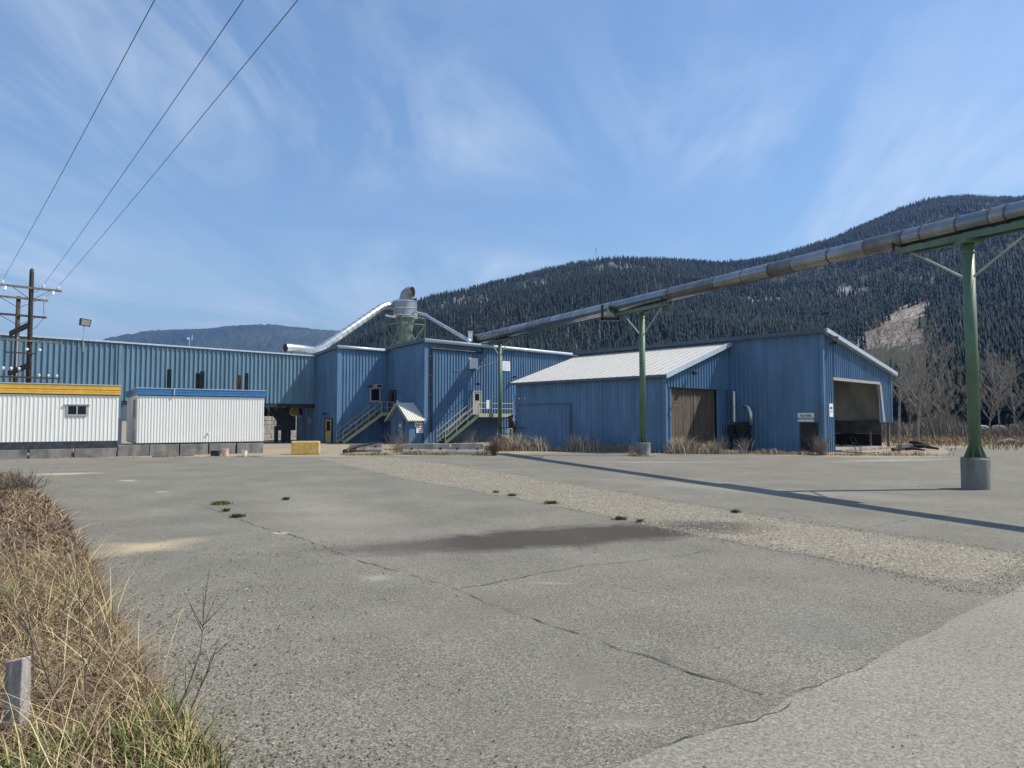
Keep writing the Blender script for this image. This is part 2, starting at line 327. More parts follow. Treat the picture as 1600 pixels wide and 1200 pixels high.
asp += [G2(*p) for p in ((150, 1190), (90, 1080), (40, 980), (-20, 880), (-60, 800), (-140, 760))]
sheet('asphalt_yard', asp, 0.0, M['asphalt'], .6, .07, 3)
gs = [G2(*p) for p in ((494, 716), (560, 732), (625, 747), (756, 770), (869, 791), (1000, 818), (1124, 843), (1300, 876), (1450, 906), (1515, 921), (1537, 922), (1585, 898), (1640, 872),
      (1600, 866), (1470, 846), (1337, 828), (1206, 808), (1090, 789), (962, 768), (869, 754), (794, 740), (700, 726), (610, 714))]
sheet('gravel_strip', gs, .004, M['gravel'], .35, .06, 5)
ap = [G2(*p) for p in ((925, 1215), (1000, 1185), (1040, 1168), (1120, 1140), (1205, 1112), (1232, 1092), (1320, 1055), (1400, 1012), (1500, 962), (1570, 932), (1640, 895), (1900, 800))]+[(40, 8), (20, -10), (1, -10)]
sheet('pale_asphalt_apron', ap, .005, M['asphalt2'], .25, .025, 9)
def crack(pts, wd, seed, z=.0025):
    r = random.Random(seed); P = [Vector(G2(*p)) for p in pts]; ps = []
    for i in range(len(P)-1):
        k = max(2, int((P[i+1]-P[i]).length/.12)); nx = Vector((-(P[i+1]-P[i]).y, (P[i+1]-P[i]).x)).normalized()
        for j in range(k): ps.append(P[i].lerp(P[i+1], j/k)+nx*r.uniform(-.03, .03))
    b = MB(); prev = None
    for i, p in enumerate(ps):
        q = ps[min(i+1, len(ps)-1)]-ps[max(0, i-1)]; nx = Vector((-q.y, q.x)).normalized()*wd*r.uniform(.1, 1)**1.5*.42
        cur = (p-nx, p+nx)
        if prev: b.poly([(prev[0].x, prev[0].y, z), (cur[0].x, cur[0].y, z), (cur[1].x, cur[1].y, z), (prev[1].x, prev[1].y, z)])
        prev = cur
    return b
ck = MB()
for pts, wd, sd in ((((400, 822), (455, 836), (500, 852), (560, 876), (630, 896), (700, 916), (722, 925), (760, 942), (850, 974), (960, 1010), (1060, 1044), (1160, 1078), (1225, 1094)), .030, 1),
                    (((722, 920), (790, 908), (860, 893), (920, 884), (1000, 876), (1075, 867), (1120, 858)), .022, 2),
                    (((925, 905), (975, 918), (1050, 938), (1110, 950)), .012, 3), (((310, 791), (400, 785), (500, 780), (640, 774), (750, 768)), .025, 4),
                    (((300, 783), (350, 803), (400, 822)), .03, 5), (((1150, 795), (1190, 789), (1340, 828), (1420, 812), (1520, 800), (1600, 775)), .02, 6),
                    (((1020, 1168), (1100, 1146), (1175, 1126), (1230, 1105), (1232, 1088)), .02, 7), (((1228, 1090), (1310, 1060), (1380, 1022)), .012, 17),
                    (((1060, 1044), (1020, 1020), (960, 1000)), .008, 8), (((640, 790), (840, 770), (1080, 786)), .01, 9), (((1206, 809), (1337, 828), (1470, 846), (1600, 867)), .03, 10),
                    (((962, 768), (1090, 789), (1206, 808)), .03, 11), (((1124, 843), (1300, 876), (1450, 906), (1520, 922)), .018, 12), (((820, 740), (900, 727), (1060, 732)), .02, 13),
                    (((1240, 760), (1400, 752), (1600, 741)), .02, 14), (((494, 868), (530, 872), (560, 884)), .012, 15), (((1170, 1080), (1110, 1050), (1050, 1046)), .01, 16)):
    c = crack(pts, wd, sd, .0085); k = len(ck.v); ck.v += c.v; ck.f += [tuple(i+k for i in f) for f in c.f]
struct(ck.build('pavement_cracks', M['crack']))

# ------------------------------------------------------------------ signs and small fittings
def text(name, s, size, pos, xd, m, parent, bold=.0):
    cu = bpy.data.curves.new(name, 'FONT'); cu.body = s; cu.size = size; cu.align_x = 'CENTER'; cu.align_y = 'CENTER'; cu.extrude = .002; cu.offset = bold; cu.space_line = .95
    o = bpy.data.objects.new(name, cu); C.objects.link(o); bpy.context.view_layer.update()
    me = bpy.data.meshes.new_from_object(o.evaluated_get(bpy.context.evaluated_depsgraph_get())); C.objects.unlink(o); bpy.data.objects.remove(o)
    o = bpy.data.objects.new(name, me); C.objects.link(o); me.materials.clear(); me.materials.append(m); o.parent = parent
    z = Vector((0, 0, 1)); n = xd.cross(z)
    o.matrix_basis = Matrix.Translation(Vector(pos)-origin(parent)) @ Matrix((xd, z, n)).transposed().to_4x4()
    return o
def door(parent, base, a, b, z0, wd, ht, face, m, mf, win=(.55, .9, .25), label=None, glassmat='glass'):
    """door leaf with frame, glazed panel and handle; face 'lit' (looks along -B) or 'shade' (looks along -A)"""
    def bx(mb, u0, u1, v0, v1, d0, d1):
        if face == 'lit': mb.box(a+u0, b-d1, z0+v0, a+u1, b-d0, z0+v1)
        else: mb.box(a-d1, b+u0, z0+v0, a-d0, b+u1, z0+v1)
    d = MB(base); bx(d, 0, wd, 0, ht, .03, .08); dr = d.build('door', m, parent)
    if label: dr['label'] = label
    f = MB(base); bx(f, -.09, 0, 0, ht+.09, .02, .12); bx(f, wd, wd+.09, 0, ht+.09, .02, .12); bx(f, 0, wd, ht, ht+.09, .02, .12); f.build('frame', mf, dr)
    if win:
        q = MB(base); bx(q, wd*win[2], wd*(1-win[2]), ht*win[0], ht*win[1], .083, .09); q.build('window', M[glassmat], dr)
    h = MB(base); bx(h, wd*.86, wd*.93, ht*.46, ht*.5, .083, .13); h.build('handle', M['dark'], dr)
    return dr
def wall_lamp(parent, base, a, b, z, face='lit'):
    l = MB(base)
    if face == 'lit': l.beam((a, b-.05, z), (a, b-.4, z+.12), .06, .06); l.box(a-.14, b-.62, z-.06, a+.14, b-.36, z+.14)
    else: l.beam((a-.05, b, z), (a-.4, b, z+.12), .06, .06); l.box(a-.62, b-.14, z-.06, a-.36, b+.14, z+.14)
    l.build('wall_lamp', M['dark'], parent, bevel=.03)
def stair(name, base, a0, a1, aland, b0, b1, zt, label, mstring, mrail, railend=True):
    """steel stair climbing along +a from a0 to a1, landing to aland, between b0 (outer) and b1 (wall side)"""
    t = thing(name, wp(base, a0, b0), label, 'stairs')
    s = MB(base)
    for b in (b0, b1-.05): s.beam((a0, b, .05), (a1+.05, b, zt-.08), .06, .26)
    build_each(s, 'stringer', mstring, t)
    n = max(8, int(zt/.2)); tr = MB(base)
    for i in range(1, n):
        f = i/n; x = a0+(a1-a0)*f; tr.box(x-.14, b0+.04, zt*f-.04, x+.14, b1-.09, zt*f)
    build_each(tr, 'tread', M['rust'], t)
    l = MB(base); l.box(a1, b0-.02, zt-.05, aland, b1, zt+.0); l.build('landing', M['rust'], t)
    e = MB(base); e.box(a1, b0-.07, zt-.22, aland+.04, b0-.022, zt+.10); e.box(aland+.001, b0-.02, zt-.22, aland+.05, b1, zt+.1); e.build('landing_edge', mrail, t)
    for b in (b0, b1-.05):
        r = MB(base)
        for hh in (1.05, .55): r.tube([(a0, b, hh), (a1, b, zt+hh)], .026, 6)
        k = 3
        for i in range(k+1):
            x = a0+(a1-a0)*i/k; z = zt*i/k; r.tube([(x, b, z), (x, b, z+1.07)], .028, 6)
        r.build('handrail', mrail, t)
    r = MB(base)
    for hh in (1.05, .55): r.tube([(a1+.02, b0, zt+hh), (aland, b0, zt+hh)], .026, 6)
    k = max(2, int((aland-a1)/1.3))
    for i in range(1, k+1): x = a1+(aland-a1)*i/k; r.tube([(x, b0, zt), (x, b0, zt+1.07)], .028, 6)
    if railend:
        for hh in (1.05, .55): r.tube([(aland, b0, zt+hh), (aland, b1-.05, zt+hh)], .026, 6)
    r.build('landing_rail', mrail, t)
    p = MB(base)
    for x in (a1+.2, aland-.15):
        for b in (b0+.05,): p.tube([(x, b, 0), (x, b, zt-.05)], .045, 6)
        p.tube([(x, b0+.05, zt-1.2), (x, b1-.06, zt-.1)], .03, 6)
    build_each(p, 'landing_leg', M['dark'], t)
    return t
def ribroof(mb, base_pts, n, h=.05, wd=.05):
    """standing ribs laid from edge p0-p1 to edge p3-p2 of a roof plane"""
    p0, p1, p2, p3 = [Vector(p) for p in base_pts]
    nz = (p1-p0).cross(p3-p0).normalized()
    if nz.z < 0: nz = -nz
    for i in range(n+1):
        f = i/n; a = p0.lerp(p1, f)+nz*(h/2-.008); b = p3.lerp(p2, f)+nz*(h/2-.008); mb.beam(a, b, wd, h)

# ------------------------------------------------------------------ big planer building (right) -- frame P: a along its lit gable, b along its shaded side
P0 = G2(1288, 707)
ZP = 7.66; SL = .176; WP = 12.1; LP = 20.2
t = thing('planer_shed', (P0[0], P0[1], 0), 'large dark blue ribbed metal building with an open bay in its sunlit gable end', 'building')
tz = lambda q: ZP-SL*q-.1
s = MB(P0).corr((0, 0), 'b', LP, 0, ZP-.1, -1, rib=.3); s.build('side_wall', M['blue'], t)
a0, a1, zo = 1.55, 9.8, 4.78
s = MB(P0); s.corr((0, 0), 'a', a0, 0, tz, -1); s.corr((a0, 0), 'a', a1-a0, zo, lambda q: tz(q+a0), -1); s.corr((a1, 0), 'a', WP-a1, 1.86, lambda q: tz(q+a1), -1)
s.build('gable_wall', M['blue'], t); MB(P0).corr((.003, LP), 'a', WP, 0, tz, 1).build('rear_wall', M['blue'], t); MB(P0).corr((WP, 0), 'b', LP, 1.86, tz(WP), 1).build('side_wall', M['blue'], t)
MB(P0).box(-.10, -.10, 0, .06, .08, ZP-.1).build('corner_trim', M['blue'], t); MB(P0).box(WP-.06, -.10, 1.86, WP+.1, .08, tz(WP)).build('corner_trim', M['blue'], t)
s = MB(P0); e = .35
s.hexa([(-.2, -e, ZP-.12), (WP+e, -e, tz(WP+e)+.0), (WP+e, LP+e, tz(WP+e)), (-.2, LP+e, ZP-.12), (-.2, -e, ZP+.02), (WP+e, -e, tz(WP+e)+.14), (WP+e, LP+e, tz(WP+e)+.14), (-.2, LP+e, ZP+.02)])
rf = s.build('roof', M['greyroof'], t)
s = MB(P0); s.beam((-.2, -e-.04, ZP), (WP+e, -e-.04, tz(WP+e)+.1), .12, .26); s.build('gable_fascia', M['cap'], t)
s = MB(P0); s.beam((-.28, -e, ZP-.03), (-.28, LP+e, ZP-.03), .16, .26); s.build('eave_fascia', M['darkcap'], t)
s = MB(P0); s.box(a0-.06, -.09, zo-.18, a1+.05, .12, zo); s.hexa([(a1-.05, -.08, zo), (a1+.28, -.08, zo), (a1+.28, .14, zo), (a1-.05, .14, zo), (a1+.55, -.08, 1.9), (a1+.88, -.08, 1.9), (a1+.88, .14, 1.9), (a1+.55, .14, 1.9)][4:]+[(a1-.05, -.08, zo-.181), (a1+.28, -.08, zo-.181), (a1+.28, .14, zo-.181), (a1-.05, .14, zo-.181)])
s.build('opening_trim', M['greydoor'], t)
s = MB(P0); s.box(a0, 5.0, 2.35, WP-.1, 5.15, ZP-2.4); s.box(.1, .15, 2.0, .16, 5.0, ZP-.4); s.box(WP-.25, .25, 1.9, WP-.15, 5.0, 5.1); s.build('inner_lining', M['inner'], t)
s = MB(P0)
for x in (a0+.3, a0+2.9, a0+5.6, a0+8.2): s.box(x, 4.9, 0, x+.16, 4.998, 5.2)
s.box(a0, 4.86, 3.72, WP-.2, 4.9, 3.86); s.box(a0, 4.86, 2.28, WP-.2, 4.9, 2.46); s.build('inner_frame', M['dark'], t)
s = MB(P0); s.box(a0, .2, 5.3, WP-.3, 5, 5.4); s.box(.3, 5.6, 0, WP-.3, 5.7, 2.3); s.build('inner_ceiling', M['dark'], t)
for (x, y) in ((WP-.15, .05), (WP-.15, 4.8), (WP-.15, 10), (WP-.15, 15)): MB(P0).box(x-.12, y, 0, x+.04, y+.18, 1.86).build('post', M['armwood'], t)
s = MB(P0); s.box(a0, -.5, .0, a1+.6, 5, .12); s.build('floor_slab', M['concrete'], t)
aa, bb, zz = hit(1252, 705, P0, AA); door(t, P0, 0, bb-1.05, .06, .95, 1.72, 'shade', M['black'], M['dark'], None)
wall_lamp(t, P0, 1.0, 0, 6.9)
sg = MB(P0); _, bs, zs = hit(1260, 652, P0, AA); sg.box(-.09, bs-.52, zs-.28, -.06, bs+.52, zs+.28); sgo = sg.build('entrance_sign', M['board'], t)
text('lettering', 'PLANER\nENTRANCE', .20, wp(P0, -.094, bs, zs), -BB, M['ink'], sgo, .006)
sg = MB(P0); al, _, zl = hit(1297, 641, P0, BB); sg.box(al-.28, -.08, zl-.42, al+.28, -.06, zl+.42); so = sg.build('notice_sign', M['board'], t); sg = MB(P0); sg.box(al-.17, -.086, zl-.12, al+.17, -.081, zl-.06); sg.box(al-.17, -.086, zl+.06, al+.14, -.081, zl+.22); sg.build('notice_print', M['darkcap'], so)
s = MB(P0); s.box(WP-.7, .45, 1.02, WP-.6, LP-.2, 2.0); s.box(WP-.78, .4, 1.9, WP-.58, LP-.2, 1.98); s.build('bay_board', M['darkboard'], t)
s = MB(P0); s.box(WP-.64, .5, 0.1, WP-.5, LP-.2, 1.0); s.build('bay_wall', M['black'], t)
s = MB(P0); s.box(WP-1.8, .8, .1, WP-1.68, .92, 1.2); s.build('stub_post', M['armwood'], t)
# ------------------------------------------------------------------ white roofed lean-to
SA, SB0, SB1 = -7.67, 6.62, 19.85
rz = lambda q: 4.86+.324*q
t = thing('lean_to_shed', wp(P0, SA, SB0), 'dark blue ribbed lean-to under a long pale metal roof sloping down to the yard', 'building')
s = MB(P0).corr((SA, SB0), 'b', SB1-SB0, 0, 4.86, -1, rib=.3); s.build('side_wall', M['blue'], t)
o0, o1, oz = .83, 6.25, 4.12
s = MB(P0); s.corr((SA, SB0), 'a', o0, 0, oz, -1); s.corr((SA, SB0-.12), 'a', -SA-.06, oz-.03, lambda q: rz(q)-.02, -1); s.corr((SA+o1, SB0), 'a', -SA-o1-.05, 0, oz, -1); s.build('gable_wall', M['blue'], t); MB(P0).corr((SA, SB1), 'a', -SA, 0, rz, 1).build('rear_wall', M['blue'], t)
s = MB(P0); s.box(SA-.08, SB0-.2, 0, SA+.05, SB0+.04, 4.86); s.build('corner_trim', M['blue'], t)
for i in range(2):
    x0 = SA+o0+.02+i*(o1-o0)/2; x1 = x0+(o1-o0)/2-.05; s = MB(P0)
    for k in range(9): u0 = x0+(x1-x0)*k/9; s.box(u0, SB0+.10+.012*((k*5) % 3), .05, u0+(x1-x0)/9-.015, SB0+.2, oz+.1)
    s.build('door', M['wood'], t)
rc = [(SA-.3, SB0-.4, rz(-.3)), (-.02, SB0-.4, rz(7.65)), (-.02, SB1+.3, rz(7.65)), (SA-.3, SB1+.3, rz(-.3))]
s = MB(P0); s.hexa([(p[0], p[1], p[2]+.01) for p in rc]+[(p[0], p[1], p[2]+.09) for p in rc]); s.build('roof', M['whiteroof'], t); s = MB(P0); ribroof(s, [(rc[0][0], rc[0][1], rc[0][2]+.09), (rc[3][0], rc[3][1], rc[3][2]+.09), (rc[2][0], rc[2][1], rc[2][2]+.09), (rc[1][0], rc[1][1], rc[1][2]+.09)], 22, .03, .06)
se = s.build('roof_seams', M['seam'], t); se['kind'] = 'stuff' if 0 else 'thing'; del se['kind']
s = MB(P0); s.beam((SA-.36, SB0-.44, rz(-.36)+.0), (-.02, SB0-.44, rz(7.65)+.0), .10, .3); s.build('gable_fascia', M['cap'], t)
s = MB(P0); s.beam((SA-.36, SB0-.4, rz(-.3)-.02), (SA-.36, SB1+.3, rz(-.3)-.02), .12, .16); s.build('gutter', M['darkcap'], t)
s = MB(P0); s.box(SA-.08, SB1-5.6, 3.15, SA-.05, SB1-.3, 3.23); s.box(SA-.08, SB1-5.6, .1, SA-.05, SB1-5.5, 3.15); s.build('sliding_door_track', M['darkcap'], t)
s = MB(P0); s.tube([(SA-.14, SB1+.05, 3.9), (SA-.14, SB1+.05, 2.0), (SA-.14, SB1-.1, 1.6)], .07, 8); s.build('downpipe', M['galv'], t, smooth=True)
wall_lamp(t, P0, SA+2.6, SB0-.12, 5.0)
s = MB(P0); s.tube([(SA+.25, SB0-.05, 2.2), (SA+.5, SB0-.3, 2.9), (SA+1.2, SB0-.5, 2.95), (SA+1.35, SB0-.5, 2.8)], .03, 6); s.build('pipe_bracket', M['armwood'], t)
s = MB(P0)
for q in (.4, 1.0): s.box(SA-.1, SB1-q-.1, 3.6, SA-.05, SB1-q, 3.7)
build_each(s, 'vent', M['board'], t)
# ducts and blower by the planer wall
t = thing('blower_unit', wp(P0, -.6, 5.2), 'dark blower with two pale flexible ducts against the dark blue wall', 'blower')
s = MB(P0)
for k in range(16): z = 2.0+k*.125; s.tube([(-.35, 5.9, z), (-.35, 5.9, z+.1)], .15 if k % 2 else .135, 10)
s.tube([(-.35, 5.9, 1.9), (-.35, 5.9, 4.0)], .13, 10); s.build('duct', M['galv'], t)
s = MB(P0); s.tube([(-.3, 5.1, 2.95), (-.45, 4.95, 3.0), (-.6, 4.7, 2.85), (-.62, 4.55, 2.5), (-.6, 4.55, 1.7)], .15, 10); s.build('duct', M['galv'], t, smooth=True)
s = MB(P0); s.box(-1.0, 4.7, .9, -.2, 6.3, 1.1); s.tube([(-1.0, 5.1, 1.5), (-.25, 5.1, 1.5)], .42, 14); s.box(-.9, 5.6, 1.1, -.25, 6.15, 1.7); s.build('fan_housing', M['dark'], t)
s = MB(P0)
for (x, y) in ((-.95, 4.75), (-.95, 6.2), (-.25, 4.75), (-.25, 6.2)): s.box(x, y, 0, x+.07, y+.07, .9)
build_each(s, 'leg', M['dark'], t)
# lamp pole on the planer roof corner
t = thing('lamp_pole', wp(P0, .6, -.1, ZP), 'thin pole with a small lamp on the near corner of the dark building roof', 'lamp')
s = MB(P0); s.tube([(.9, .1, ZP-.2), (.9, .1, ZP+.95), (1.15, .1, ZP+1.25)], .05, 6); s.build('pole', M['dark'], t)
s = MB(P0); s.box(1.05, -.1, ZP+1.15, 1.35, .25, ZP+1.3); s.build('lamp_head', M['dark'], t); MB(P0).box(.2, -.5, ZP-.42, 1.4, -.42, ZP-.3).build('base_bracket', M['dark'], t)

# ------------------------------------------------------------------ tall main block and the lower block beside it -- frame M
M0 = G2(663, 693)
ZM = 9.0
t = thing('tall_mill_block', (M0[0], M0[1], 0), 'tallest bright blue ribbed metal block with two white boards on its sunlit front', 'building')
LM = 27; smz = lambda q: ZM-.053*q
s = MB(M0).corr((0, 0), 'a', LM, 0, ZM, -1); s.build('front_wall', M['blue'], t)
s = MB(M0).corr((0, 0), 'b', 16, 0, smz, -1, rib=.3); s.corr((LM, 0), 'b', 16, 0, smz, 1); s.corr((0, 16), 'a', LM, 0, smz(16), 1); s.build('side_wall', M['blue'], t)
s = MB(M0); s.hexa([(-.15, -.15, ZM-.05), (LM+.15, -.15, ZM-.05), (LM+.15, 16.15, smz(16)-.05), (-.15, 16.15, smz(16)-.05), (-.15, -.15, ZM+.06), (LM+.15, -.15, ZM+.06), (LM+.15, 16.15, smz(16)+.06), (-.15, 16.15, smz(16)+.06)]); s.build('roof', M['greyroof'], t)
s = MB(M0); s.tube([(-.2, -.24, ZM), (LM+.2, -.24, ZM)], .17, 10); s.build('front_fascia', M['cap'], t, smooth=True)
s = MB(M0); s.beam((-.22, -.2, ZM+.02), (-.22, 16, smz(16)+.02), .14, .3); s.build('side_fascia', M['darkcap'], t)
s = MB(M0); s.box(-.09, -.09, 0, .22, .06, ZM-.1); s.build('corner_trim', M['blue'], t)
_x, _, _z = hit(738, 648, M0, BB); dz = 2.54
door(t, M0, _x+.05, 0, dz, .92, 2.12, 'lit', M['greydoor'], M['greydoor'], (.62, .92, .22), 'grey door with a small dark window at the top of the outdoor stairs')
a_, _, z_ = hit(742, 601, M0, BB); wall_lamp(t, M0, a_, 0, z_)
a_, _, z_ = hit(800, 590, M0, BB); wall_lamp(t, M0, a_, 0, z_)
for (p0, p1) in (((733, 559), (746, 577)), ((784, 564), (796, 580))):
    u0, _, v1 = hit(*p0, M0, BB); u1, _, v0 = hit(*p1, M0, BB)
    s = MB(M0); s.box(u0, -.09, v0, u1, -.06, v1); bo = s.build('notice_board', M['board'], t)
    s = MB(M0)
    for k in range(7): zz = v1-.15-(v1-v0-.3)*k/6; s.box(u0+.1+.03*(k*7 % 3), -.096, zz-.012, u1-.1-.05*(k*5 % 4), -.091, zz+.012)
    s.build('small_print', M['cap'], bo)
s = MB(M0); ac = hit(672, 600, M0, BB)[0]; ac2 = hit(752, 545, M0, BB)[0]
s.tube([(ac, -.17, 1.0), (ac, -.17, 8.35), (ac2, -.17, 8.35), (ac2, -.17, ZM+.3)], .075, 8); s.build('conduit', M['black'], t)
s = MB(M0)
for z in (2.5, 4.2, 5.9, 7.6): s.box(ac-.14, -.2, z, ac+.05, -.055, z+.05)
build_each(s, 'conduit_clip', M['galv'], t)
s = MB(M0)   # small electrical box and sagging cable
cab = [(x, -.1, 7.9-1.35*math.sin(math.pi*.5*(1-(x-3.2)/6))-.0) for x in np.linspace(3.2, 9.2, 14)]
s.tube(cab, .02, 5); s.build('cable', M['rope'], t)
# upper door of the side wall beside the small landing
door(t, M0, 0, 4.35, 2.66, .9, 2.05, 'shade', M['darkcap'], M['dark'], (.5, .92, .25), 'dark side door above the landing')
wt = MB(M0); wt.box(-.14, 3.9, 3.55, -.06, 4.1, 3.85); wt.build('switch_box', M['board'], t)

SA0, SB = -5.19, 5.8
t = thing('lower_mill_block', wp(M0, SA0, SB), 'lower blue ribbed metal block between the tallest block and the raised gallery', 'building')
ZS = 8.5; ssz = lambda q: ZS-.11*q
s = MB(M0).corr((SA0, SB), 'a', -SA0-.06, 0, ZS, -1); s.build('front_wall', M['blue'], t)
Sw = wp(M0, SA0, SB); DL = hit(463, 688, Sw, AA)[1]
s = MB(M0).corr((SA0, SB), 'b', DL, 0, ssz, -1, rib=.3); s.corr((SA0, SB+DL), 'a', -SA0, 0, ssz(DL), 1); s.build('side_wall', M['blue'], t)
_, u, v = hit(485, 657, Sw, AA); s = MB(M0); s.box(SA0-.1, SB+u-.3, v-.2, SA0-.07, SB+u+.3, v+.22); e = s.build('small_sign', M['greydoor'], t)
s = MB(M0)
for k in range(3): s.box(SA0-.106, SB+u-.2, v-.12+.11*k, SA0-.101, SB+u+.2, v-.08+.11*k)
s.build('lettering', M['ink'], e)
s = MB(M0); s.hexa([(SA0-.12, SB-.12, ZS-.05), (-.06, SB-.12, ZS-.05), (-.06, SB+DL, ssz(DL)-.05), (SA0-.12, SB+DL, ssz(DL)-.05), (SA0-.12, SB-.12, ZS+.05), (-.06, SB-.12, ZS+.05), (-.06, SB+DL, ssz(DL)+.05), (SA0-.12, SB+DL, ssz(DL)+.05)]); s.build('roof', M['greyroof'], t)
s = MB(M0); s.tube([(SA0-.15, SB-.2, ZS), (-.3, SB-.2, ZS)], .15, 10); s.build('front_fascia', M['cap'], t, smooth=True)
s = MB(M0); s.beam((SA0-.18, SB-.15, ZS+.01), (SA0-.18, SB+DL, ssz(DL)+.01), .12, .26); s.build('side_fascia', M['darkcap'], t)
s = MB(M0); s.box(SA0-.09, SB-.09, 0, SA0+.22, SB+.05, ZS-.1); s.build('corner_trim', M['blue'], t)
Sw = wp(M0, SA0, SB)
_, q, _ = hit(519, 693, Sw, AA); _, q1, _ = hit(509, 693, Sw, AA)
door(t, M0, SA0, SB+q, .05, max(.8, q1-q), 2.05, 'shade', M['ochre'], M['dark'], (.5, .92, .22), 'mustard yellow door with a tall dark window')
wall_lamp(t, M0, SA0, SB+(q+q1)/2, 2.55, 'shade')
u0, _, v1 = hit(579, 608, Sw, BB); u1, _, v0 = hit(591.5, 626, Sw, BB)
s = MB(M0); s.box(SA0+u0, SB-.10, v0, SA0+u1, SB-.05, v1); wi = s.build('window', M['glass'], t)
s = MB(M0)
for (x0, z0, x1, z1) in ((u0-.12, v0-.12, u0, v1+.12), (u1, v0-.12, u1+.12, v1+.12), (u0, v1, u1, v1+.12), (u0, v0-.12, u1, v0)): s.box(SA0+x0, SB-.14, z0, SA0+x1, SB-.05, z1)
s.build('frame', M['greydoor'], wi)
u0, _, v1 = hit(583, 600, Sw, BB); u1, _, v0 = hit(593, 607, Sw, BB)
s = MB(M0); s.box(SA0+u0, SB-.55, v0, SA0+u1, SB-.05, v1); a_ = s.build('air_conditioner', M['greydoor'], t, bevel=.02)
s = MB(M0); s.box(SA0+u0+.08, SB-.56, v0+.08, SA0+u1-.08, SB-.551, v1-.08); s.build('grille', M['dark'], a_)
wall_lamp(t, M0, SA0+u0-.6, SB, (v0+v1)/2-.1)
stair('metal_staircase', M0, SA0-.1, -1.42, -.12, SB-1.2, SB-.08, 2.64, 'straight outdoor steel stair in the shade climbing to a small landing by the window', M['rail'], M['rail'])
stair('metal_staircase', M0, 1.25, 5.03, 9.4, -1.35, -.15, 2.54, 'sunlit outdoor stair with green side and long railed landing by the grey door', M['green'], M['rail'])
s = MB(M0); p = hit(763, 632, wp(M0, 0, -1.4), BB); s.box(p[0]-.28, -1.44, p[2]-.4, p[0]+.28, -1.41, p[2]+.4); tag(s.build('railing_notice', M['board'], None, wp(M0, p[0], -1.4, p[2])), 'small white notice fixed on the landing railing', 'notice')
# small entrance hut
q = MB(M0); ha0, ha1, hb0, hb1 = -1.5, -.12, .15, 2.95
ha0 = -1.5
t = thing('entrance_hut', wp(M0, ha0, hb0), 'small dark blue hut with a ribbed gable roof and white entrance sign beside its door', 'hut')
he, hp = 2.25, 3.45; hm = (hb0+hb1)/2
gz = lambda v: he+(hp-he)*(1-abs(v-(hm-hb0))/(hm-hb0))
s = MB(M0).corr((ha0, hb0), 'b', hb1-hb0, 0, gz, -1, pitch=.28, dep=.02); s.corr((ha0, hb0), 'a', ha1-ha0, 0, he, -1, pitch=.28, dep=.02); s.corr((ha0, hb1), 'a', ha1-ha0, 0, he, 1, pitch=.28, dep=.02); s.build('wall', M['blue'], t)
rl = -.1
for sgn in (0, 1):
    y0 = hb0-.35 if not sgn else hb1+.35; zl = he-.3
    s = MB(M0); x1 = rl if not sgn else ha1
    c = [(ha0-.35, y0, zl), (x1, y0, zl), (x1, hm, hp+.03), (ha0-.35, hm, hp+.03)]
    s.hexa([(p[0], p[1], p[2]) for p in c]+[(p[0], p[1], p[2]+.07) for p in c]); ribroof(s, [(p[0], p[1], p[2]+.07) for p in c], 7, .05, .06); s.build('roof', M['galv'] if 0 else M['whiteroof'] if not sgn else M['greyroof'], t)
s = MB(M0)
for y0 in (hb0-.36, hb1+.36): s.beam((ha0-.38, y0, he-.32), (ha0-.38, hm, hp+.05), .05, .2)
build_each(s, 'barge_board', M['rail'], t)
door(t, M0, ha0, hm-.62, .05, .9, 1.95, 'shade', M['slate'], M['darkcap'], None)
s = MB(M0); s.tube([(ha0-.12, hm-.2, 1.55), (ha0-.1, hm-.2, 1.55)], .14, 12); s.build('door_window', M['board'], t)
s = MB(M0); s.box(ha0+.55, hb0-.08, 1.42, ha0+1.6, hb0-.06, 2.05); e = s.build('entrance_sign', M['board'], t)
text('lettering', 'PLANER', .20, wp(M0, ha0+1.08, hb0-.083, 1.86), AA, M['red'], e, .01); text('lettering', 'ENTRANCE', .165, wp(M0, ha0+1.08, hb0-.083, 1.60), AA, M['ink'], e, .008)
s = MB(M0); s.box(ha0+.7, hb0-.08, .92, ha0+1.42, hb0-.06, 1.36); e = s.build('small_sign', M['board'], t)
s = MB(M0); s.box(ha0+.85, hb0-.086, 1.2, ha0+1.3, hb0-.081, 1.25); s.box(ha0+.92, hb0-.086, 1.05, ha0+1.2, hb0-.081, 1.1); s.build('lettering', M['ink'], e)

# ------------------------------------------------------------------ raised gallery (left)
GB = SB+3.99; LG = 46; Z0, Z1 = 3.5, 7.95
t = thing('raised_gallery', wp(M0, SA0, GB), 'long raised grey blue ribbed gallery running behind the trailers', 'building')
s = MB(M0).corr((SA0-LG, GB), 'a', LG-.06, Z0, Z1, -1, pitch=.36, dep=.06, rib=.3); s.build('front_wall', M['slate'], t)
s = MB(M0).corr((SA0-LG, GB+4.5), 'a', LG-.06, Z0, Z1-.3, 1); s.corr((SA0-LG, GB), 'b', 4.5, Z0, Z1-.3, -1); s.build('rear_wall', M['slate'], t)
s = MB(M0); s.hexa([(SA0-LG, GB-.1, Z1-.04), (SA0-.06, GB-.1, Z1-.04), (SA0-.06, GB+4.6, Z1-.3), (SA0-LG, GB+4.6, Z1-.3), (SA0-LG, GB-.1, Z1+.05), (SA0-.06, GB-.1, Z1+.05), (SA0-.06, GB+4.6, Z1-.2), (SA0-LG, GB+4.6, Z1-.2)]); s.build('roof', M['greyroof'], t)
s = MB(M0); s.beam((SA0-LG, GB-.14, Z1), (SA0-.1, GB-.14, Z1), .10, .12); s.build('fascia', M['cap'], t)
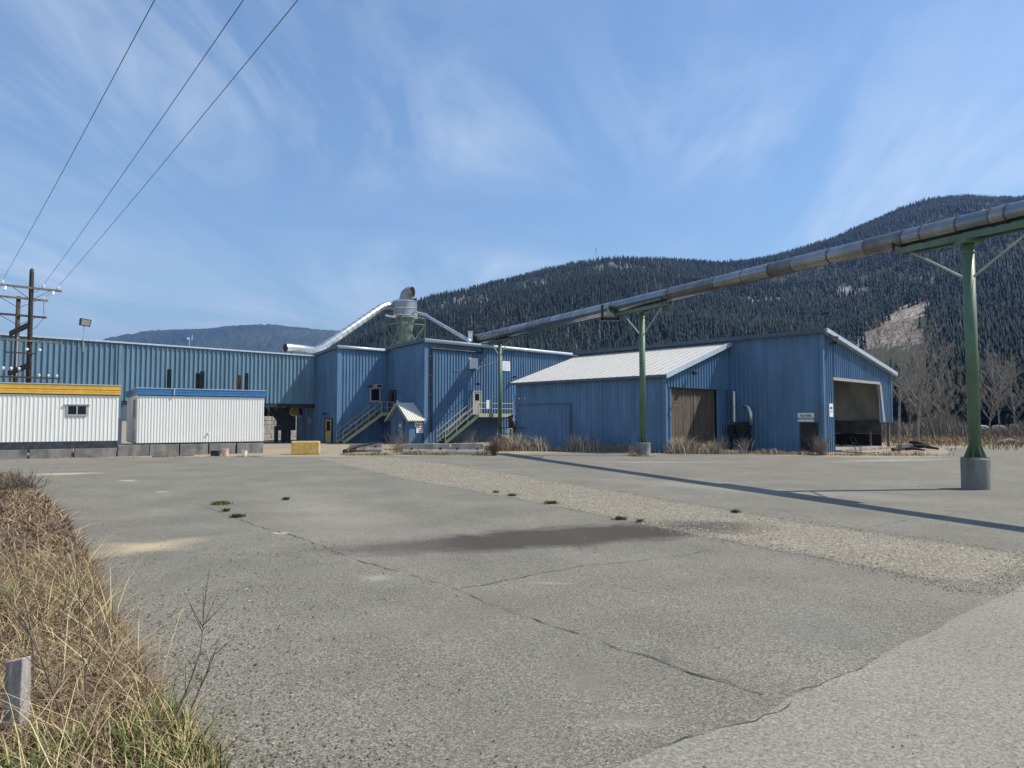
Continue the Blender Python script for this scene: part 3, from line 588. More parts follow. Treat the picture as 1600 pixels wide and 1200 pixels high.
s = MB(M0); s.box(SA0-LG, GB+.05, Z0-.02, SA0-.07, GB+4.4, Z0+.1); s.beam((SA0-LG, GB+.05, Z0-.18), (SA0-.1, GB+.05, Z0-.18), .16, .3); s.build('underside', M['dark'], t)
jx = hit(188, 560, wp(M0, SA0, GB), BB)[0]; s = MB(M0); s.box(SA0+jx-.12, GB-.1, Z0-1.3, SA0+jx+.12, GB-.03, Z1-.1); s.build('panel_joint', M['slate'], t)
for px in (479, 380, 300, 188, 100, 20):
    u = hit(px, 650, wp(M0, SA0, GB), BB)[0]
    for v in (.2, 4.2): s = MB(M0); s.box(SA0+u-.14, GB+v-.14, 0, SA0+u+.14, GB+v+.14, Z0-.03); s.build('column', M['darkcap'], t)
# machinery seen below the gallery
gb = wp(M0, SA0, GB)
u, _, v = hit(460, 643, wp(M0, SA0, GB+.9), BB)
t = thing('drive_machine', wp(M0, SA0+u, GB+1.2), 'dark conveyor drive with a slotted tan guard disc below the gallery', 'machine')
s = MB(M0); s.tube([(SA0+u, GB+.9, v), (SA0+u, GB+1.05, v)], .44, 20); dd = s.build('guard_disc', M['ochre'], t)
s = MB(M0)
for k in range(-2, 3): hh = math.sqrt(.38**2-(k*.15)**2)*.9; s.box(SA0+u+k*.15-.04, GB+.885, v-hh, SA0+u+k*.15+.04, GB+.898, v+hh)
build_each(s, 'slot', M['black'], dd)
s = MB(M0); s.box(SA0+u-1.5, GB+1.1, v-.35, SA0+u+.9, GB+2.2, v+.3); s.box(SA0+u-1.2, GB+1.2, 1.1, SA0+u+.3, GB+2.0, v-.35); s.beam((SA0+u-2.0, GB+1.4, v+.2), (SA0+u-.7, GB+1.4, 1.2), .3, .3)
for x in (-1.45, -.8, -.25): s.box(SA0+u+x-.13, GB+1.3, 0, SA0+u+x+.13, GB+1.6, 1.5)
s.build('frame', M['dark'], t)
s = MB(M0); s.tube([(SA0+u+.55, GB+1.0, v-.45), (SA0+u+.55, GB+1.1, v-.45)], .17, 12); s.build('pulley', M['galv'], t)
s = MB(M0); s.tube([(SA0+u-4.5, GB+.9, v+.42), (SA0+u-.1, GB+.9, v+.42)], .035, 6); s.build('pipe', M['galv'], t)
# pale block wall beyond
c0 = at(395, 690, 78); c1 = at(470, 690, 84)
s = MB(); rr = random.Random(4); n = 6; L = (c1-c0); 
for r_ in range(5):
    for k in range(n):
        a = c0+L*(k+(.3 if r_ % 2 else 0))/n; b2 = c0+L*(k+.96+(.3 if r_ % 2 else 0))/n; z = r_*.5
        s.beam((a.x, a.y, z+.24), (b2.x, b2.y, z+.24), .7+rr.uniform(-.08, .05), .46)
tag(s.build('block_wall', M['concrete'], None, (c0.x, c0.y, 0), bevel=.03), 'low wall of stacked pale concrete blocks beyond the underpass', 'wall')
# floodlight on a mast fixed to the gallery edge
u, _, v = hit(130, 505, gb, BB)
t = thing('floodlight', wp(M0, SA0+u, GB, Z1), 'box floodlight on a thin mast at the gallery roof edge', 'floodlight')
s = MB(M0); s.tube([(SA0+u, GB-.2, Z1-.9), (SA0+u, GB-.2, v-.25)], .035, 8); s.beam((SA0+u, GB-.2, Z1-.4), (SA0+u, GB-.02, Z1-.4), .05, .05); s.build('mast', M['galv'], t)
s = MB(M0); s.hexa([(SA0+u-.3, GB-.45, v-.22), (SA0+u+.35, GB-.45, v-.3), (SA0+u+.35, GB-.1, v-.25), (SA0+u-.3, GB-.1, v-.18), (SA0+u-.25, GB-.55, v+.3), (SA0+u+.42, GB-.55, v+.22), (SA0+u+.4, GB-.15, v+.25), (SA0+u-.28, GB-.15, v+.3)]); hd = s.build('lamp_housing', M['dark'], t)
s = MB(M0); s.hexa([(SA0+u-.24, GB-.47, v-.17), (SA0+u+.3, GB-.47, v-.24), (SA0+u+.3, GB-.46, v-.24), (SA0+u-.24, GB-.46, v-.17), (SA0+u-.2, GB-.57, v+.25), (SA0+u+.36, GB-.57, v+.17), (SA0+u+.36, GB-.55, v+.17), (SA0+u-.2, GB-.55, v+.25)]); s.build('lens', M['greydoor'], hd)
u, _, v = hit(296, 530, wp(M0, SA0, GB+1.5), BB)
s = MB(M0); s.tube([(SA0+u, GB+1.5, Z1-.2), (SA0+u, GB+1.5, v+.15)], .03, 6); s.box(SA0+u-.2, GB+1.4, v-.05, SA0+u-.05, GB+1.5, v+.15); s.box(SA0+u+.18, GB+1.45, v-.1, SA0+u+.22, GB+1.5, v+.4); s.box(SA0+u-.2, GB+1.47, Z1+.1, SA0+u+.22, GB+1.5, Z1+.15)
tag(s.build('roof_antenna', M['galv'], None, wp(M0, SA0+u, GB+1.5, Z1)), 'small antenna on the gallery roof', 'antenna')
# ------------------------------------------------------------------ cyclone and its ducts
cc = at(633, 497, 74); zr = 8.35
t = thing('cyclone_separator', (cc.x, cc.y, zr), 'round steel dust cyclone with a bent chimney on a green frame above the roofs', 'dust collector')
pz = lambda py: at(633, py, 74).z
s = MB(); R1 = 1.24
s.tube([(cc.x, cc.y, pz(494)), (cc.x, cc.y, pz(471))], R1, 32); s.tube([(cc.x, cc.y, pz(471)), (cc.x, cc.y, pz(471)+.1)], [R1+.02, R1*.7], 32); s.build('drum', M['cyc'], t, smooth=False)
s = MB()
for z in (pz(494), pz(483), pz(472)): s.tube([(cc.x, cc.y, z-.04), (cc.x, cc.y, z+.04)], R1+.04, 32)
build_each(s, 'band', M['galv'], t)
s = MB(); s.tube([(cc.x, cc.y, pz(494)), (cc.x, cc.y, pz(500)), (cc.x, cc.y, pz(540))], [R1-.05, R1-.25, .55], 28); s.build('cone', M['conegreen'], t)
s = MB(); r0 = .62; bz = pz(471)
pts = [(cc.x+.0, cc.y, bz), (cc.x-.02, cc.y, bz+.35), (cc.x+.12, cc.y-.03, bz+.75), (cc.x+.42, cc.y-.1, bz+.98), (cc.x+.8, cc.y-.25, bz+.95)]
s.tube(pts, [r0, r0, r0, r0*.98, r0*.95], 20, cap=False); e = s.build('chimney_bend', M['cyc'], t)
s = MB(); s.tube([pts[3], (cc.x+.62, cc.y-.17, bz+.97)], [r0*.9, r0*.9], 20); s.build('mouth', M['rust'], e)
s = MB(); s.tube([(cc.x+.78, cc.y-.24, bz+.4), (cc.x+.78, cc.y-.24, bz+1.5)], .03, 5); s.tube([(cc.x+.74, cc.y-.75, bz+.95), (cc.x+.86, cc.y+.3, bz+.95)], .03, 5); s.build('mouth_bar', M['dark'], e)
s = MB(); hw = 1.5; zt = pz(497)
cs = [(cc.x-AA.x*hw*sx-BB.x*hw*sy, cc.y-AA.y*hw*sx-BB.y*hw*sy) for sx, sy in ((-1, -1), (1, -1), (1, 1), (-1, 1))]
for (x, y) in cs: s.beam((x, y, zr-.3), (x, y, zt), .14, .14)
for k in range(4):
    a, b = cs[k], cs[(k+1) % 4]
    for z in (zt-.05, zt-.75): s.beam((*a, z), (*b, z), .1, .12)
    s.beam((*a, zr+.1), (*b, zt-.8), .07, .07); s.beam((*b, zr+.1), (*a, zt-.8), .07, .07)
s.build('support_frame', M['green'], t)
s = MB(); s.box(cc.x-1.0, cc.y-1.5, zt-.1, cc.x+1.35, cc.y-1.2, zt+.05); s.beam((cc.x-1.9, cc.y-1, zt+.15), (cc.x-.8, cc.y-1.2, zt-.1), .08, .2); s.box(cc.x+1.1, cc.y-1.3, zt-.25, cc.x+1.5, cc.y-.95, zt+.35); s.build('inlet_box', M['galv'], t)
pa = [at(446, 543.5, 65.5), at(455, 543.5, 66), at(478, 546, 66.6), at(493, 548, 67), at(503, 543.5, 67.2), at(596, 480, 73), at(604, 477, 73.6), at(612, 478, 74), at(622, 481, 74.2)]
t = thing('dust_duct', (pa[3].x, pa[3].y, 8.0), 'thick shiny duct rising diagonally from the gallery roof to the cyclone', 'duct')
s = MB(); s.tube(pa, [.40, .40, .38, .38, .38, .37, .37, .33, .3], 18, cap=False); s.build('duct_tube', M['galv'], t, smooth=True)
s = MB()
for k in range(12):
    q = pa[4].lerp(pa[5], (k+.5)/12); d = (pa[5]-pa[4]).normalized()*.03; s.tube([q-d, q+d], .40, 18)
for q in (pa[2],): s.tube([q-Vector((.03, 0, 0)), q+Vector((.03, 0, 0))], .41, 18)
build_each(s, 'joint_ring', M['cyc'], t)
s = MB(); s.tube([pa[0]+Vector((.02, 0, 0)), pa[0]+Vector((.2, 0, 0))], .37, 16); s.build('mouth', M['black'], t)
s = MB(); s.beam((pa[1].x, pa[1].y, 7.8), (pa[1].x, pa[1].y, pa[1].z-.35), .08, .08); s.beam((pa[3].x, pa[3].y, 7.8), (pa[3].x, pa[3].y, pa[3].z-.35), .08, .08); s.beam(pa[5]-Vector((0, 0, .4)), (cc.x-1.3, cc.y, pz(487)), .05, .08); build_each(s, 'bracket', M['dark'], t)
pb = [at(650, 489, 73.3), at(658, 490.5, 73), at(665, 492, 72.5), at(669, 495, 72.1), at(729, 530, 66.5), at(735, 534, 66)]
t = thing('thin_duct', (pb[4].x, pb[4].y, 9), 'thin bright duct sloping from the cyclone down to the tallest block roof', 'duct')
s = MB(); s.tube(pb, .17, 12); s.build('duct_tube', M['galv'], t, smooth=True)
s = MB()
for k in (0, 1): q = pb[k]; s.tube([q-Vector((.05, 0, 0)), q+Vector((.05, 0, 0))], .24, 12)
build_each(s, 'flange', M['cyc'], t)
q = at(735, 525, 66.5)
s = MB(); s.box(q.x-.2, q.y-.2, q.z-.5, q.x+.2, q.y+.2, q.z+.4); s.box(q.x-.26, q.y-.26, q.z+.4, q.x+.26, q.y+.26, q.z+.46); tag(s.build('roof_vent', M['galv'], None, (q.x, q.y, q.z-.5)), 'small square metal vent on the tallest block roof edge', 'vent')
# ------------------------------------------------------------------ the long overhead tube and its pillars
B1, B2, B3 = G(1525.5, 764), G(1005, 711), G(781, 691)
c1 = Vector((B1.x, B1.y, at(1517, 349.5, B1.y).z)); c2 = Vector((B2.x, B2.y, at(1003, 470.5, B2.y).z)); c3 = Vector((B3.x, B3.y, at(780, 522, B3.y).z))
c0 = c1+(c1-c2)*.9; c4 = at(744, 531, B3.y+3.8)
keys = [(c0, .25), (c1, .272), (c2, .36), (c3, .47), (c4, .5)]
def tubepos(px):
    """point and radius on the tube axis seen at px"""
    u = (px-800)/F_PX; best = None
    for i in range(4):
        (a, ra), (b, rb) = keys[i], keys[i+1]
        for k in range(201):
            p = a.lerp(b, k/200); d = p.y*math.cos(TH)+(p.z-H)*math.sin(TH)
            if d <= 0: continue
            e = abs(p.x/d-u)
            if best is None or e < best[0]: best = (e, p, ra+(rb-ra)*k/200, i+k/200)
    return best[1:]
t = thing('overhead_conveyor_tube', c2.copy(), 'long shiny overhead steel tube crossing the yard from the tallest block out of the frame', 'conveyor tube')
cuts = [(None, 'tube'), (1580, 'tube3'), (1553, 'tube'), (1500, 'tube3'), (1447, 'tube'), (1416, 'tube2'), (1357, 'tube3'), (1300, 'tube3'), (1245, 'tube2'), (1208, 'tube3'), (1165, 'tube3'), (1121, 'tube2'), (1049, 'tube'), (960, 'tube3'), (900, 'tube'), (866, 'tube2'), (830, 'tube'), (800, 'tube2'), (775, 'tube'), (745, None)]
prev = (c0, .25, 0)
for i in range(len(cuts)-1):
    nx = tubepos(cuts[i+1][0]) if i+1 < len(cuts)-1 else (c4, .5, 4)
    ps = [prev[0]]; rs = [prev[1]]
    for j in (1, 2, 3):
        if prev[2] < j < nx[2]: ps.append(keys[j][0]); rs.append(keys[j][1])
    ps.append(nx[0]); rs.append(nx[1]); k = .008*(i % 2)
    s = MB(); s.tube(ps, [r_+k for r_ in rs], 40, cap=False); so = s.build('tube_section', M[cuts[i][1]], t, smooth=True)
    d = (ps[0]-ps[1]).normalized()*.025; s = MB(); s.tube([nx[0]-d, nx[0]+d], nx[1]+.022, 32); s.build('joint_ring', M['tube2'], so)
    prev = nx
s = MB(); s.beam(tubepos(775)[0]+Vector((.0, -.3, -.55)), tubepos(946)[0]+Vector((0, -.2, -.48)), .06, .06); s.build('cable_tray', M['black'], t)
q = tubepos(952); s = MB(); s.box(q[0].x-.2, q[0].y-.75, q[0].z-.55, q[0].x+.35, q[0].y-.35, q[0].z+.1); s.build('junction_box', M['palegreen'], t)
s = MB(); 
for dx_ in (-.55, .45): s.box(q[0].x+dx_, q[0].y-.8, q[0].z-.8, q[0].x+dx_+.1, q[0].y-.3, q[0].z+.15)
s.box(q[0].x-.55, q[0].y-.8, q[0].z-.85, q[0].x+.55, q[0].y-.3, q[0].z-.7); s.build('junction_frame', M['black'], t)
s = MB(); s.box(c4.x-.7, c4.y-.8, c4.z-.6, c4.x+.3, c4.y+1.6, c4.z+.35); s.box(c4.x-.25, c4.y-.9, c4.z-1.3, c4.x+.15, c4.y-.5, c4.z-.6); s.build('end_housing', M['dark'], t)
def pillar(base, ctop, dirv, rad, crad, ch, bl0, bl1, sl, jf, trad, label):
    t = thing('tube_support_pillar', base, label, 'pillar', 'green pillars carrying the overhead tube')
    x, y = base.x, base.y; zb = ctop.z-trad-.02
    d = Vector(dirv).normalized()
    zat = lambda q: zb+d.z*q
    s = MB(); s.tube([(x, y, ch), (x, y, zb-.28)], rad, 28); s.build('column', M['green'], t, smooth=False)
    for f in bpy.data.objects[t.children[-1].name].data.polygons: f.use_smooth = len(f.vertices) == 4
    s = MB(); s.box(x-rad*1.6, y-rad*1.6, ch, x+rad*1.6, y+rad*1.6, ch+.03)
    for k in range(8):
        an = k*math.pi/4; c, sn = math.cos(an), math.sin(an)
        tq = Vector((-sn, c, 0))*.008
        pts = [Vector((x+c*rad*.9, y+sn*rad*.9, ch+.03)), Vector((x+c*rad*1.75, y+sn*rad*1.75, ch+.03)), Vector((x+c*rad*1.7, y+sn*rad*1.7, ch+.07)), Vector((x+c*rad*.98, y+sn*rad*.98, ch+.38))]
        s.hexa([p-tq for p in pts]+[p+tq for p in pts])
    s.tube([(x, y, zb-1.1*rad/.165*.3-.28), (x, y, zb-1.1*rad/.165*.3-.25)], rad+.015, 24)
    s.build('base_plate', M['green'], t)
    s = MB(); s.tube([(x, y, -.1), (x, y, ch-.03), (x, y, ch)], [crad, crad, crad-.02], 32); o = s.build('concrete_footing', M['dconcrete'], t)
    s = MB(); p0 = Vector((x, y, zb))-d*bl0; p1 = Vector((x, y, zb))+d*bl1; off = Vector((0, 0, -.11))
    s.beam(p0+off, p1+off, .44, .05); side = Vector((d.y, -d.x, 0)).normalized()
    for k in (-1, 1): s.beam(p0+off+side*.2*k+Vector((0, 0, -.02)), p1+off+side*.2*k+Vector((0, 0, -.02)), .05, .17)
    s.box(x-.26, y-.26, zb-.32, x+.26, y+.26, zb-.2)
    s.build('carrier_beam', M['green'], t)
    zj = ch+(zb-ch)*jf
    for k in (-1, 1):
        s = MB(); q = Vector((x, y, zb))+d*sl*k+off-Vector((0, 0, .08)); s.tube([Vector((x, y, zj))+d*rad*.8*k, q], .035*rad/.165, 10); s.build('brace', M['palegreen'], t)
    s = MB()
    for q in (p0, p1):
        for k in (-1, 1): s.beam(q+off+side*k*.22, q+side*k*(trad*.9)+Vector((0, 0, trad*.8)), .08, .05)
    build_each(s, 'tube_clamp', M['dark'], t, group=2)
    return t
pillar(B1, c1, c1-c2, .163, .375, .90, 2.5, 2.9, 2.05, .80, .272, 'nearest green pillar on a tall round concrete footing at the right of the yard')
pillar(B2, c2, c1-c2, .175, .42, .72, 3.3, 2.9, 2.4, .79, .36, 'green pillar in front of the pale roofed lean-to, its footing crumbling')
pillar(B3, c3, c2-c3, .17, .3, .25, 3.0, 2.4, 2.4, .83, .47, 'farthest green pillar beside the railed stair landing')
# ------------------------------------------------------------------ trailers
td = Vector((.83, .558, 0)).normalized(); tn = Vector((-td.y, td.x, 0))
g0 = G(183, 713); TF = (g0.x, g0.y, td, tn)
def hf(px, py, fr=TF, b=0):
    d = ray(px, py); o = Vector((0, 0, H)); n = fr[3]; k = (Vector((fr[0], fr[1], 0))+n*b-o).dot(n)/d.dot(n); p = o+d*k-Vector((fr[0], fr[1], 0))
    return p.dot(fr[2]), p.z
def trailer(a0, a1, dep, z0, z1, zf, pitch, mf, label, skirt):
    t = thing('office_trailer', wp(TF, a0, 0), label, 'trailer')
    s = MB(TF).corr((a0, 0), 'a', a1-a0, z0, z1, -1, pitch=pitch, dep=.02, rib=.45); s.corr((a0, dep), 'a', a1-a0, z0, z1, 1, pitch=pitch, dep=.02)
    s.corr((a0, 0), 'b', dep, z0, z1, -1, pitch=.4, dep=.008); s.corr((a1, 0), 'b', dep, z0, z1, 1, pitch=.4, dep=.008)
    s.poly([(a0, 0, z0), (a1, 0, z0), (a1, dep, z0), (a0, dep, z0)]); s.build('siding', M['white'], t)
    h = (zf-z1)
    s = MB(TF); e = .07
    for k in range(4):
        u0 = z1+h*k/4; u1 = z1+h*(k+1)/4-.012; q = .0 if k % 2 else .015
        s.box(a0-e-q, -e-q, u0, a1+e+q, dep+e+q, u1)
    s.box(a0-.03, -.03, z1-.01, a1+.03, dep+.03, zf-.02); fo = s.build('fascia', mf, t)
    s = MB(TF); s.box(a0-e-.03, -e-.03, zf-.01, a1+e+.03, dep+e+.03, zf+.03); s.build('roof', M['cap'], t)
    s = MB(TF); s.box(a0-.02, -.045, z1-.05, a1+.02, -.026, z1-.012); s.build('drip_edge', M['dark'], t)
    if skirt: s = MB(TF); s.box(a0, -.03, .48, a1, dep, z0-.005); s.build('skirt', M['skirt'], t)
    else: s = MB(TF); s.box(a0+.05, .02, z0-.06, a1-.05, dep, z0-.003); s.build('floor_frame', M['dark'], t)
    return t
_, zt1 = hf(183, 602.5); _, zf1 = hf(183, 617); _, zw1 = hf(183, 688.5)
t1 = trailer(-12.2, 0, 3.0, zw1, zf1, zt1, .19, M['yellow'], 'white ribbed office trailer with a mustard yellow roof band and a small sliding window', True)
u0, v1 = hf(106.5, 634.5); u1, v0 = hf(134, 647.5)
s = MB(TF); s.box(u0, -.035, v0, u1, -.03, v1); wi = s.build('window', M['glass'], t1)
s = MB(TF)
for (x0, z0, x1, z1) in ((u0-.08, v0-.08, u0, v1+.08), (u1, v0-.08, u1+.08, v1+.08), (u0, v1, u1, v1+.07), (u0, v0-.09, u1, v0), ((u0+u1)/2-.03, v0, (u0+u1)/2+.03, v1)): s.box(x0, -.06, z0, x1, -.024, z1)
s.box(u0-.2, -.1, v1+.07, u1+.2, -.024, v1+.10); s.build('frame', M['greyroof'], wi)
a2 = hf(213.5, 690)[0]; a3 = hf(411.5, 690)[0]; _, zt2 = hf(213, 606.3); _, zf2 = hf(213, 616.5); _, zw2 = hf(213, 692.5)
t2 = trailer(a2, a3, 6.0, zw2, zf2, zt2, .155, M['royal'], 'white ribbed office trailer with a bright blue roof band and buckets at its base', False)
s = MB(TF); s.box(a2-.03, .8, 2.2, a2-.02, 1.9, 3.2); wi = s.build('window', M['glass'], t2)
s = MB(TF); s.box(a2-.05, .7, 2.1, a2-.025, .8, 3.3); s.box(a2-.05, 1.9, 2.1, a2-.025, 2.0, 3.3); s.box(a2-.05, .8, 3.2, a2-.025, 1.9, 3.3); s.box(a2-.05, .8, 2.1, a2-.025, 1.9, 2.2); s.box(a2-.045, 1.32, 2.2, a2-.025, 1.38, 3.2); s.build('frame', M['cap'], wi)
u, v = hf(325.5, 676.5); s = MB(TF); s.tube([(u, -.12, v), (u, -.02, v)], .05, 10); s.build('vent_cap', M['porcelain'], t2)
u, v = hf(272, 612); s = MB(TF); s.box(u-.03, -.13, zf2-.02, u+.03, -.09, zt2+.03); s.build('gutter_joint', M['cap'], t2)
rr = random.Random(11)
def footing(x0, x1, h, n):
    global PROTOF
    w_ = (x1-x0)/n
    for k in range(n):
        a = x0+w_*k; m_ = .03; s = MB(TF); s.box(a+m_*rr.random(), -.12+rr.uniform(-.04, .04), -.05, a+w_-.03-m_*rr.random(), .45, h+rr.uniform(-.015, 0))
        o = s.build('foundation_block', M['dconcrete'], None, wp(TF, a, 0), bevel=.02); FB.append(o)
FB = []
footing(-12.2, -.02, .475, 6); footing(.0, a3+.0, zw2-.09, 5)
nm = ['first', 'second', 'third', 'fourth', 'fifth', 'sixth']
for i, o in enumerate(FB):
    l = 'grey concrete footing block under the yellow banded trailer, %s from its left end' % nm[i] if i < 6 else 'grey concrete footing block under the blue banded trailer, %s from its left end' % nm[i-6]
    tag(o, l, 'footing block', 'concrete footing blocks under the trailers')
# steel stub posts behind the blue trailer
ptops = [(265, 577, .18), (309.5, 583, .18), (316.5, 580, .18), (374.5, 586, .14), (385.5, 583, .16)]
plab = ['leftmost dark stub post standing alone behind the blue banded trailer', 'left of the middle pair of dark stub posts behind the trailer', 'right of the middle pair of dark stub posts behind the trailer', 'left of the right hand pair of dark stub posts, slightly shorter', 'rightmost dark stub post behind the blue banded trailer']
for (px, py, wd), lb in zip(ptops, plab):
    q = at(px, py, 51); s = MB(); s.box(q.x-wd/2, q.y-.12, 0, q.x+wd/2, q.y-.09, q.z); s.box(q.x-wd/2, q.y+.09, 0, q.x+wd/2, q.y+.12, q.z); s.box(q.x-.02, q.y-.09, 0, q.x+.02, q.y+.09, q.z-.01); s.box(q.x-wd/2-.03, q.y-.125, 0, q.x-wd/2, q.y-.06, q.z-.02)
    tag(s.build('steel_post', M['rust'] if wd < .15 else M['dark'], None, (q.x, q.y, 0)), lb, 'post', 'steel posts behind the trailers')
# buckets and oddments
def bucket(px, py, r0, h, m, label, cat='bucket'):
    p = G(px, py); t = thing('bucket', p, label, cat)
    s = MB(); s.tube([p, p+Vector((0, 0, h*.97)), p+Vector((0, 0, h))], [r0*.86, r0, r0*1.06], 18, cap=True); s.build('bucket_body', m, t)
    s = MB(); s.tube([p+Vector((0, 0, h+.001)), p+Vector((0, 0, h+.03))], r0*1.08, 18); s.build('lid', m, t)
bucket(352, 712.5, .19, .37, M['bucket'], 'pinkish plastic bucket against the footing of the blue banded trailer')
bucket(382, 712.5, .15, .26, M['porcelain'], 'small white bucket right of the pink bucket at the trailer base')
p = G(337, 712); s = MB(); s.box(p.x-.24, p.y-.15, 0, p.x+.24, p.y+.15, .26); s.box(p.x-.26, p.y-.17, .26, p.x+.26, p.y+.17, .30); tag(s.build('plastic_crate', M['skirt'], None, p, bevel=.02), 'dark box left of the pink bucket at the trailer base', 'box')
p = G(265, 714.5); s = MB(); s.beam((p.x-.9, p.y-.1, .05), (p.x+.9, p.y+.9, .07), .14, .06); tag(s.build('loose_plank', M['armwood'], None, p), 'pale plank lying along the foot of the blue banded trailer', 'plank')
# ------------------------------------------------------------------ utility poles
def ins(parent, p, h=.22, r_=.07):
    s = MB(); p = Vector(p); s.tube([p, p+Vector((0, 0, h*.35)), p+Vector((0, 0, h*.4)), p+Vector((0, 0, h*.7)), p+Vector((0, 0, h*.75)), p+Vector((0, 0, h))], [r_*.5, r_*.5, r_, r_*.8, r_*1.05, r_*.3], 10); s.build('insulator', M['porcelain'], parent)
def arm(parent, fr, z, a0, a1, hb, m='armwood', braces=True, wd=.12):
    s = MB(fr); s.beam((a0, -.16, z), (a1, -.16, z), wd, wd*1.1); s.build('crossarm', M[m], parent)
    if braces:
        s = MB(fr); s.beam((a0*.62, -.16, z-.05), (-.02, -.12, z-hb), .04, .03); s.beam((a1*.62, -.16, z-.05), (.02, -.12, z-hb), .04, .03); build_each(s, 'arm_brace', M['dark'], parent)
q1 = at(50, 419, 43.5); u1 = (q1.x, q1.y)
t = thing('utility_pole', (u1[0], u1[1], 0), 'taller dark timber power pole with a pointed top and one wide crossarm near its top', 'utility pole', 'timber power poles behind the yellow banded trailer')
s = MB(); s.tube([(u1[0]+.05, u1[1], 0), (u1[0], u1[1], q1.z-.3), (u1[0], u1[1], q1.z-.12), (u1[0], u1[1], q1.z)], [.17, .125, .115, .03], 14); s.build('shaft', M['polewood'], t, smooth=True)
za1 = at(50, 450.5, 43.5).z
arm(t, u1, za1, -1.6, 1.6, .75)
for a in (-1.5, .62, 1.42): ins(t, wp(u1, a, -.16, za1+.06), .26, .075)
for a in (-1.35, 1.15): s = MB(u1); s.tube([(a, -.16, za1-.08), (a-.05, -.3, za1-.32)], .07, 10); s.build('hanging_insulator', M['porcelain'], t)
arm(t, u1, at(50, 533, 43.5).z, -1.7, 1.7, .5, 'armwood', False, .09); arm(t, u1, at(50, 590, 43.5).z, -1.9, 1.7, .5, 'polewood', False, .09)
for px, py in ((42, 546), (62, 547)): 
    z = at(px, py, 43.3).z; p = at(px, py, 43.3); s = MB(); s.tube([(p.x, p.y, z-.09), (p.x, p.y, z-.04), (p.x, p.y, z+.05), (p.x, p.y, z+.09)], [.04, .09, .09, .04], 12); s.build('insulator', M['porcelain'], t)
for a in (.55, 1.05, 1.5): ins(t, wp(u1, a, -.16, at(50, 590, 43.5).z+.05), .2, .08)
arm(t, u1, at(50, 540, 43.5).z-.5, -1.3, .3, .4, 'polewood', False, .08)
for a in (-1.3, -.9, -.5): ins(t, wp(u1, a, -.16, at(50, 590, 43.5).z+.4), .22, .09)
q2 = at(29, 463, 46.5); u2 = (q2.x, q2.y)
t2_ = thing('utility_pole', (u2[0], u2[1], 0), 'shorter flat topped timber power pole with two crossarms left of the taller pole', 'utility pole', 'timber power poles behind the yellow banded trailer')
s = MB(); s.tube([(u2[0], u2[1], 0), (u2[0], u2[1], q2.z)], [.16, .125], 14); s.build('shaft', M['polewood'], t2_)
for f in t2_.children[-1].data.polygons: f.use_smooth = len(f.vertices) == 4
zb1 = at(29, 466, 46.5).z; zb2 = at(29, 493, 46.5).z
arm(t2_, u2, zb1, -1.7, 1.65, .65); arm(t2_, u2, zb2, -1.7, 1.6, .65, 'polewood')
for a in (-1.2, .5, 1.4): ins(t2_, wp(u2, a, -.16, zb1+.06), .22, .07)
s = MB(); s.tube([(u2[0]+.13, u2[1]-.12, at(29, 590, 46.5).z), (u2[0]+.13, u2[1]-.12, at(29, 527, 46.5).z)], .05, 8); s.build('riser_pipe', M['galv'], t2_)
for k, (ya, yb) in enumerate(((507, 521), (571, 583))):
    s = MB(); s.beam(Vector((u1[0]-.02, u1[1]+.0, at(47, ya, 43.5).z)), Vector((u2[0]-.3, u2[1]-.2, at(20, yb, 46.3).z)), .16, .3); tag(s.build('tie_beam', M['polewood'], None, (u1[0], u1[1], at(47, ya, 43.5).z)), 'slanting timber tying the two power poles, %s of two' % ('upper' if k == 0 else 'lower'), 'timber beam', 'timbers tying the power poles')
# wires
def wire(name, a, b, sag, rad, label, group, n=28):
    s = MB(); s.tube([a.lerp(b, i/n)-Vector((0, 0, sag*4*(i/n)*(1-i/n))) for i in range(n+1)], rad, 5); tag(s.build(name, M['rope'], None, a), label, 'cable', group)
for (pa_, pt, lb) in (((-1.5), (230, 0), 'left of the three overhead wires climbing from the taller power pole'), ((.62), (365, 0), 'middle of the three overhead wires climbing from the taller power pole'), ((1.42), (447, 0), 'right of the three overhead wires climbing from the taller power pole')):
    a = wp(u1, pa_, -.16, za1+.3); d = ray(*pt); k = (a.z+1.2-H)/d.z; b = Vector((0, 0, H))+d*k; e = a+(b-a)*1.9
    wire('power_cable', a, e, .35, .010, lb, 'overhead power wires')
for i, (pa_, pb_) in enumerate(((-1.5, -1.2), (.62, .5), (1.42, 1.4))):
    wire('jumper_cable', wp(u1, pa_, -.16, za1+.2), wp(u2, pb_, -.16, zb1+.25), .08, .012, ('left', 'middle', 'right')[i]+' of three short wires linking the tops of the two power poles', 'short wires between the poles', 8)
s = MB(); a = wp(u1, 1.0, -.16, at(50, 480, 43.5).z); s.tube([wp(u2, 1.4, -.16, zb1), wp(u2, 1.45, -.16, zb1-1.2), wp(u2, 1.0, -.16, zb1-1.9), wp(u2, .6, -.1, zb1-2.2)], .015, 5); tag(s.build('hanging_cable', M['rope'], None, wp(u2, 1.4, 0, zb1)), 'loose dark cable hanging from the shorter pole crossarm', 'cable')
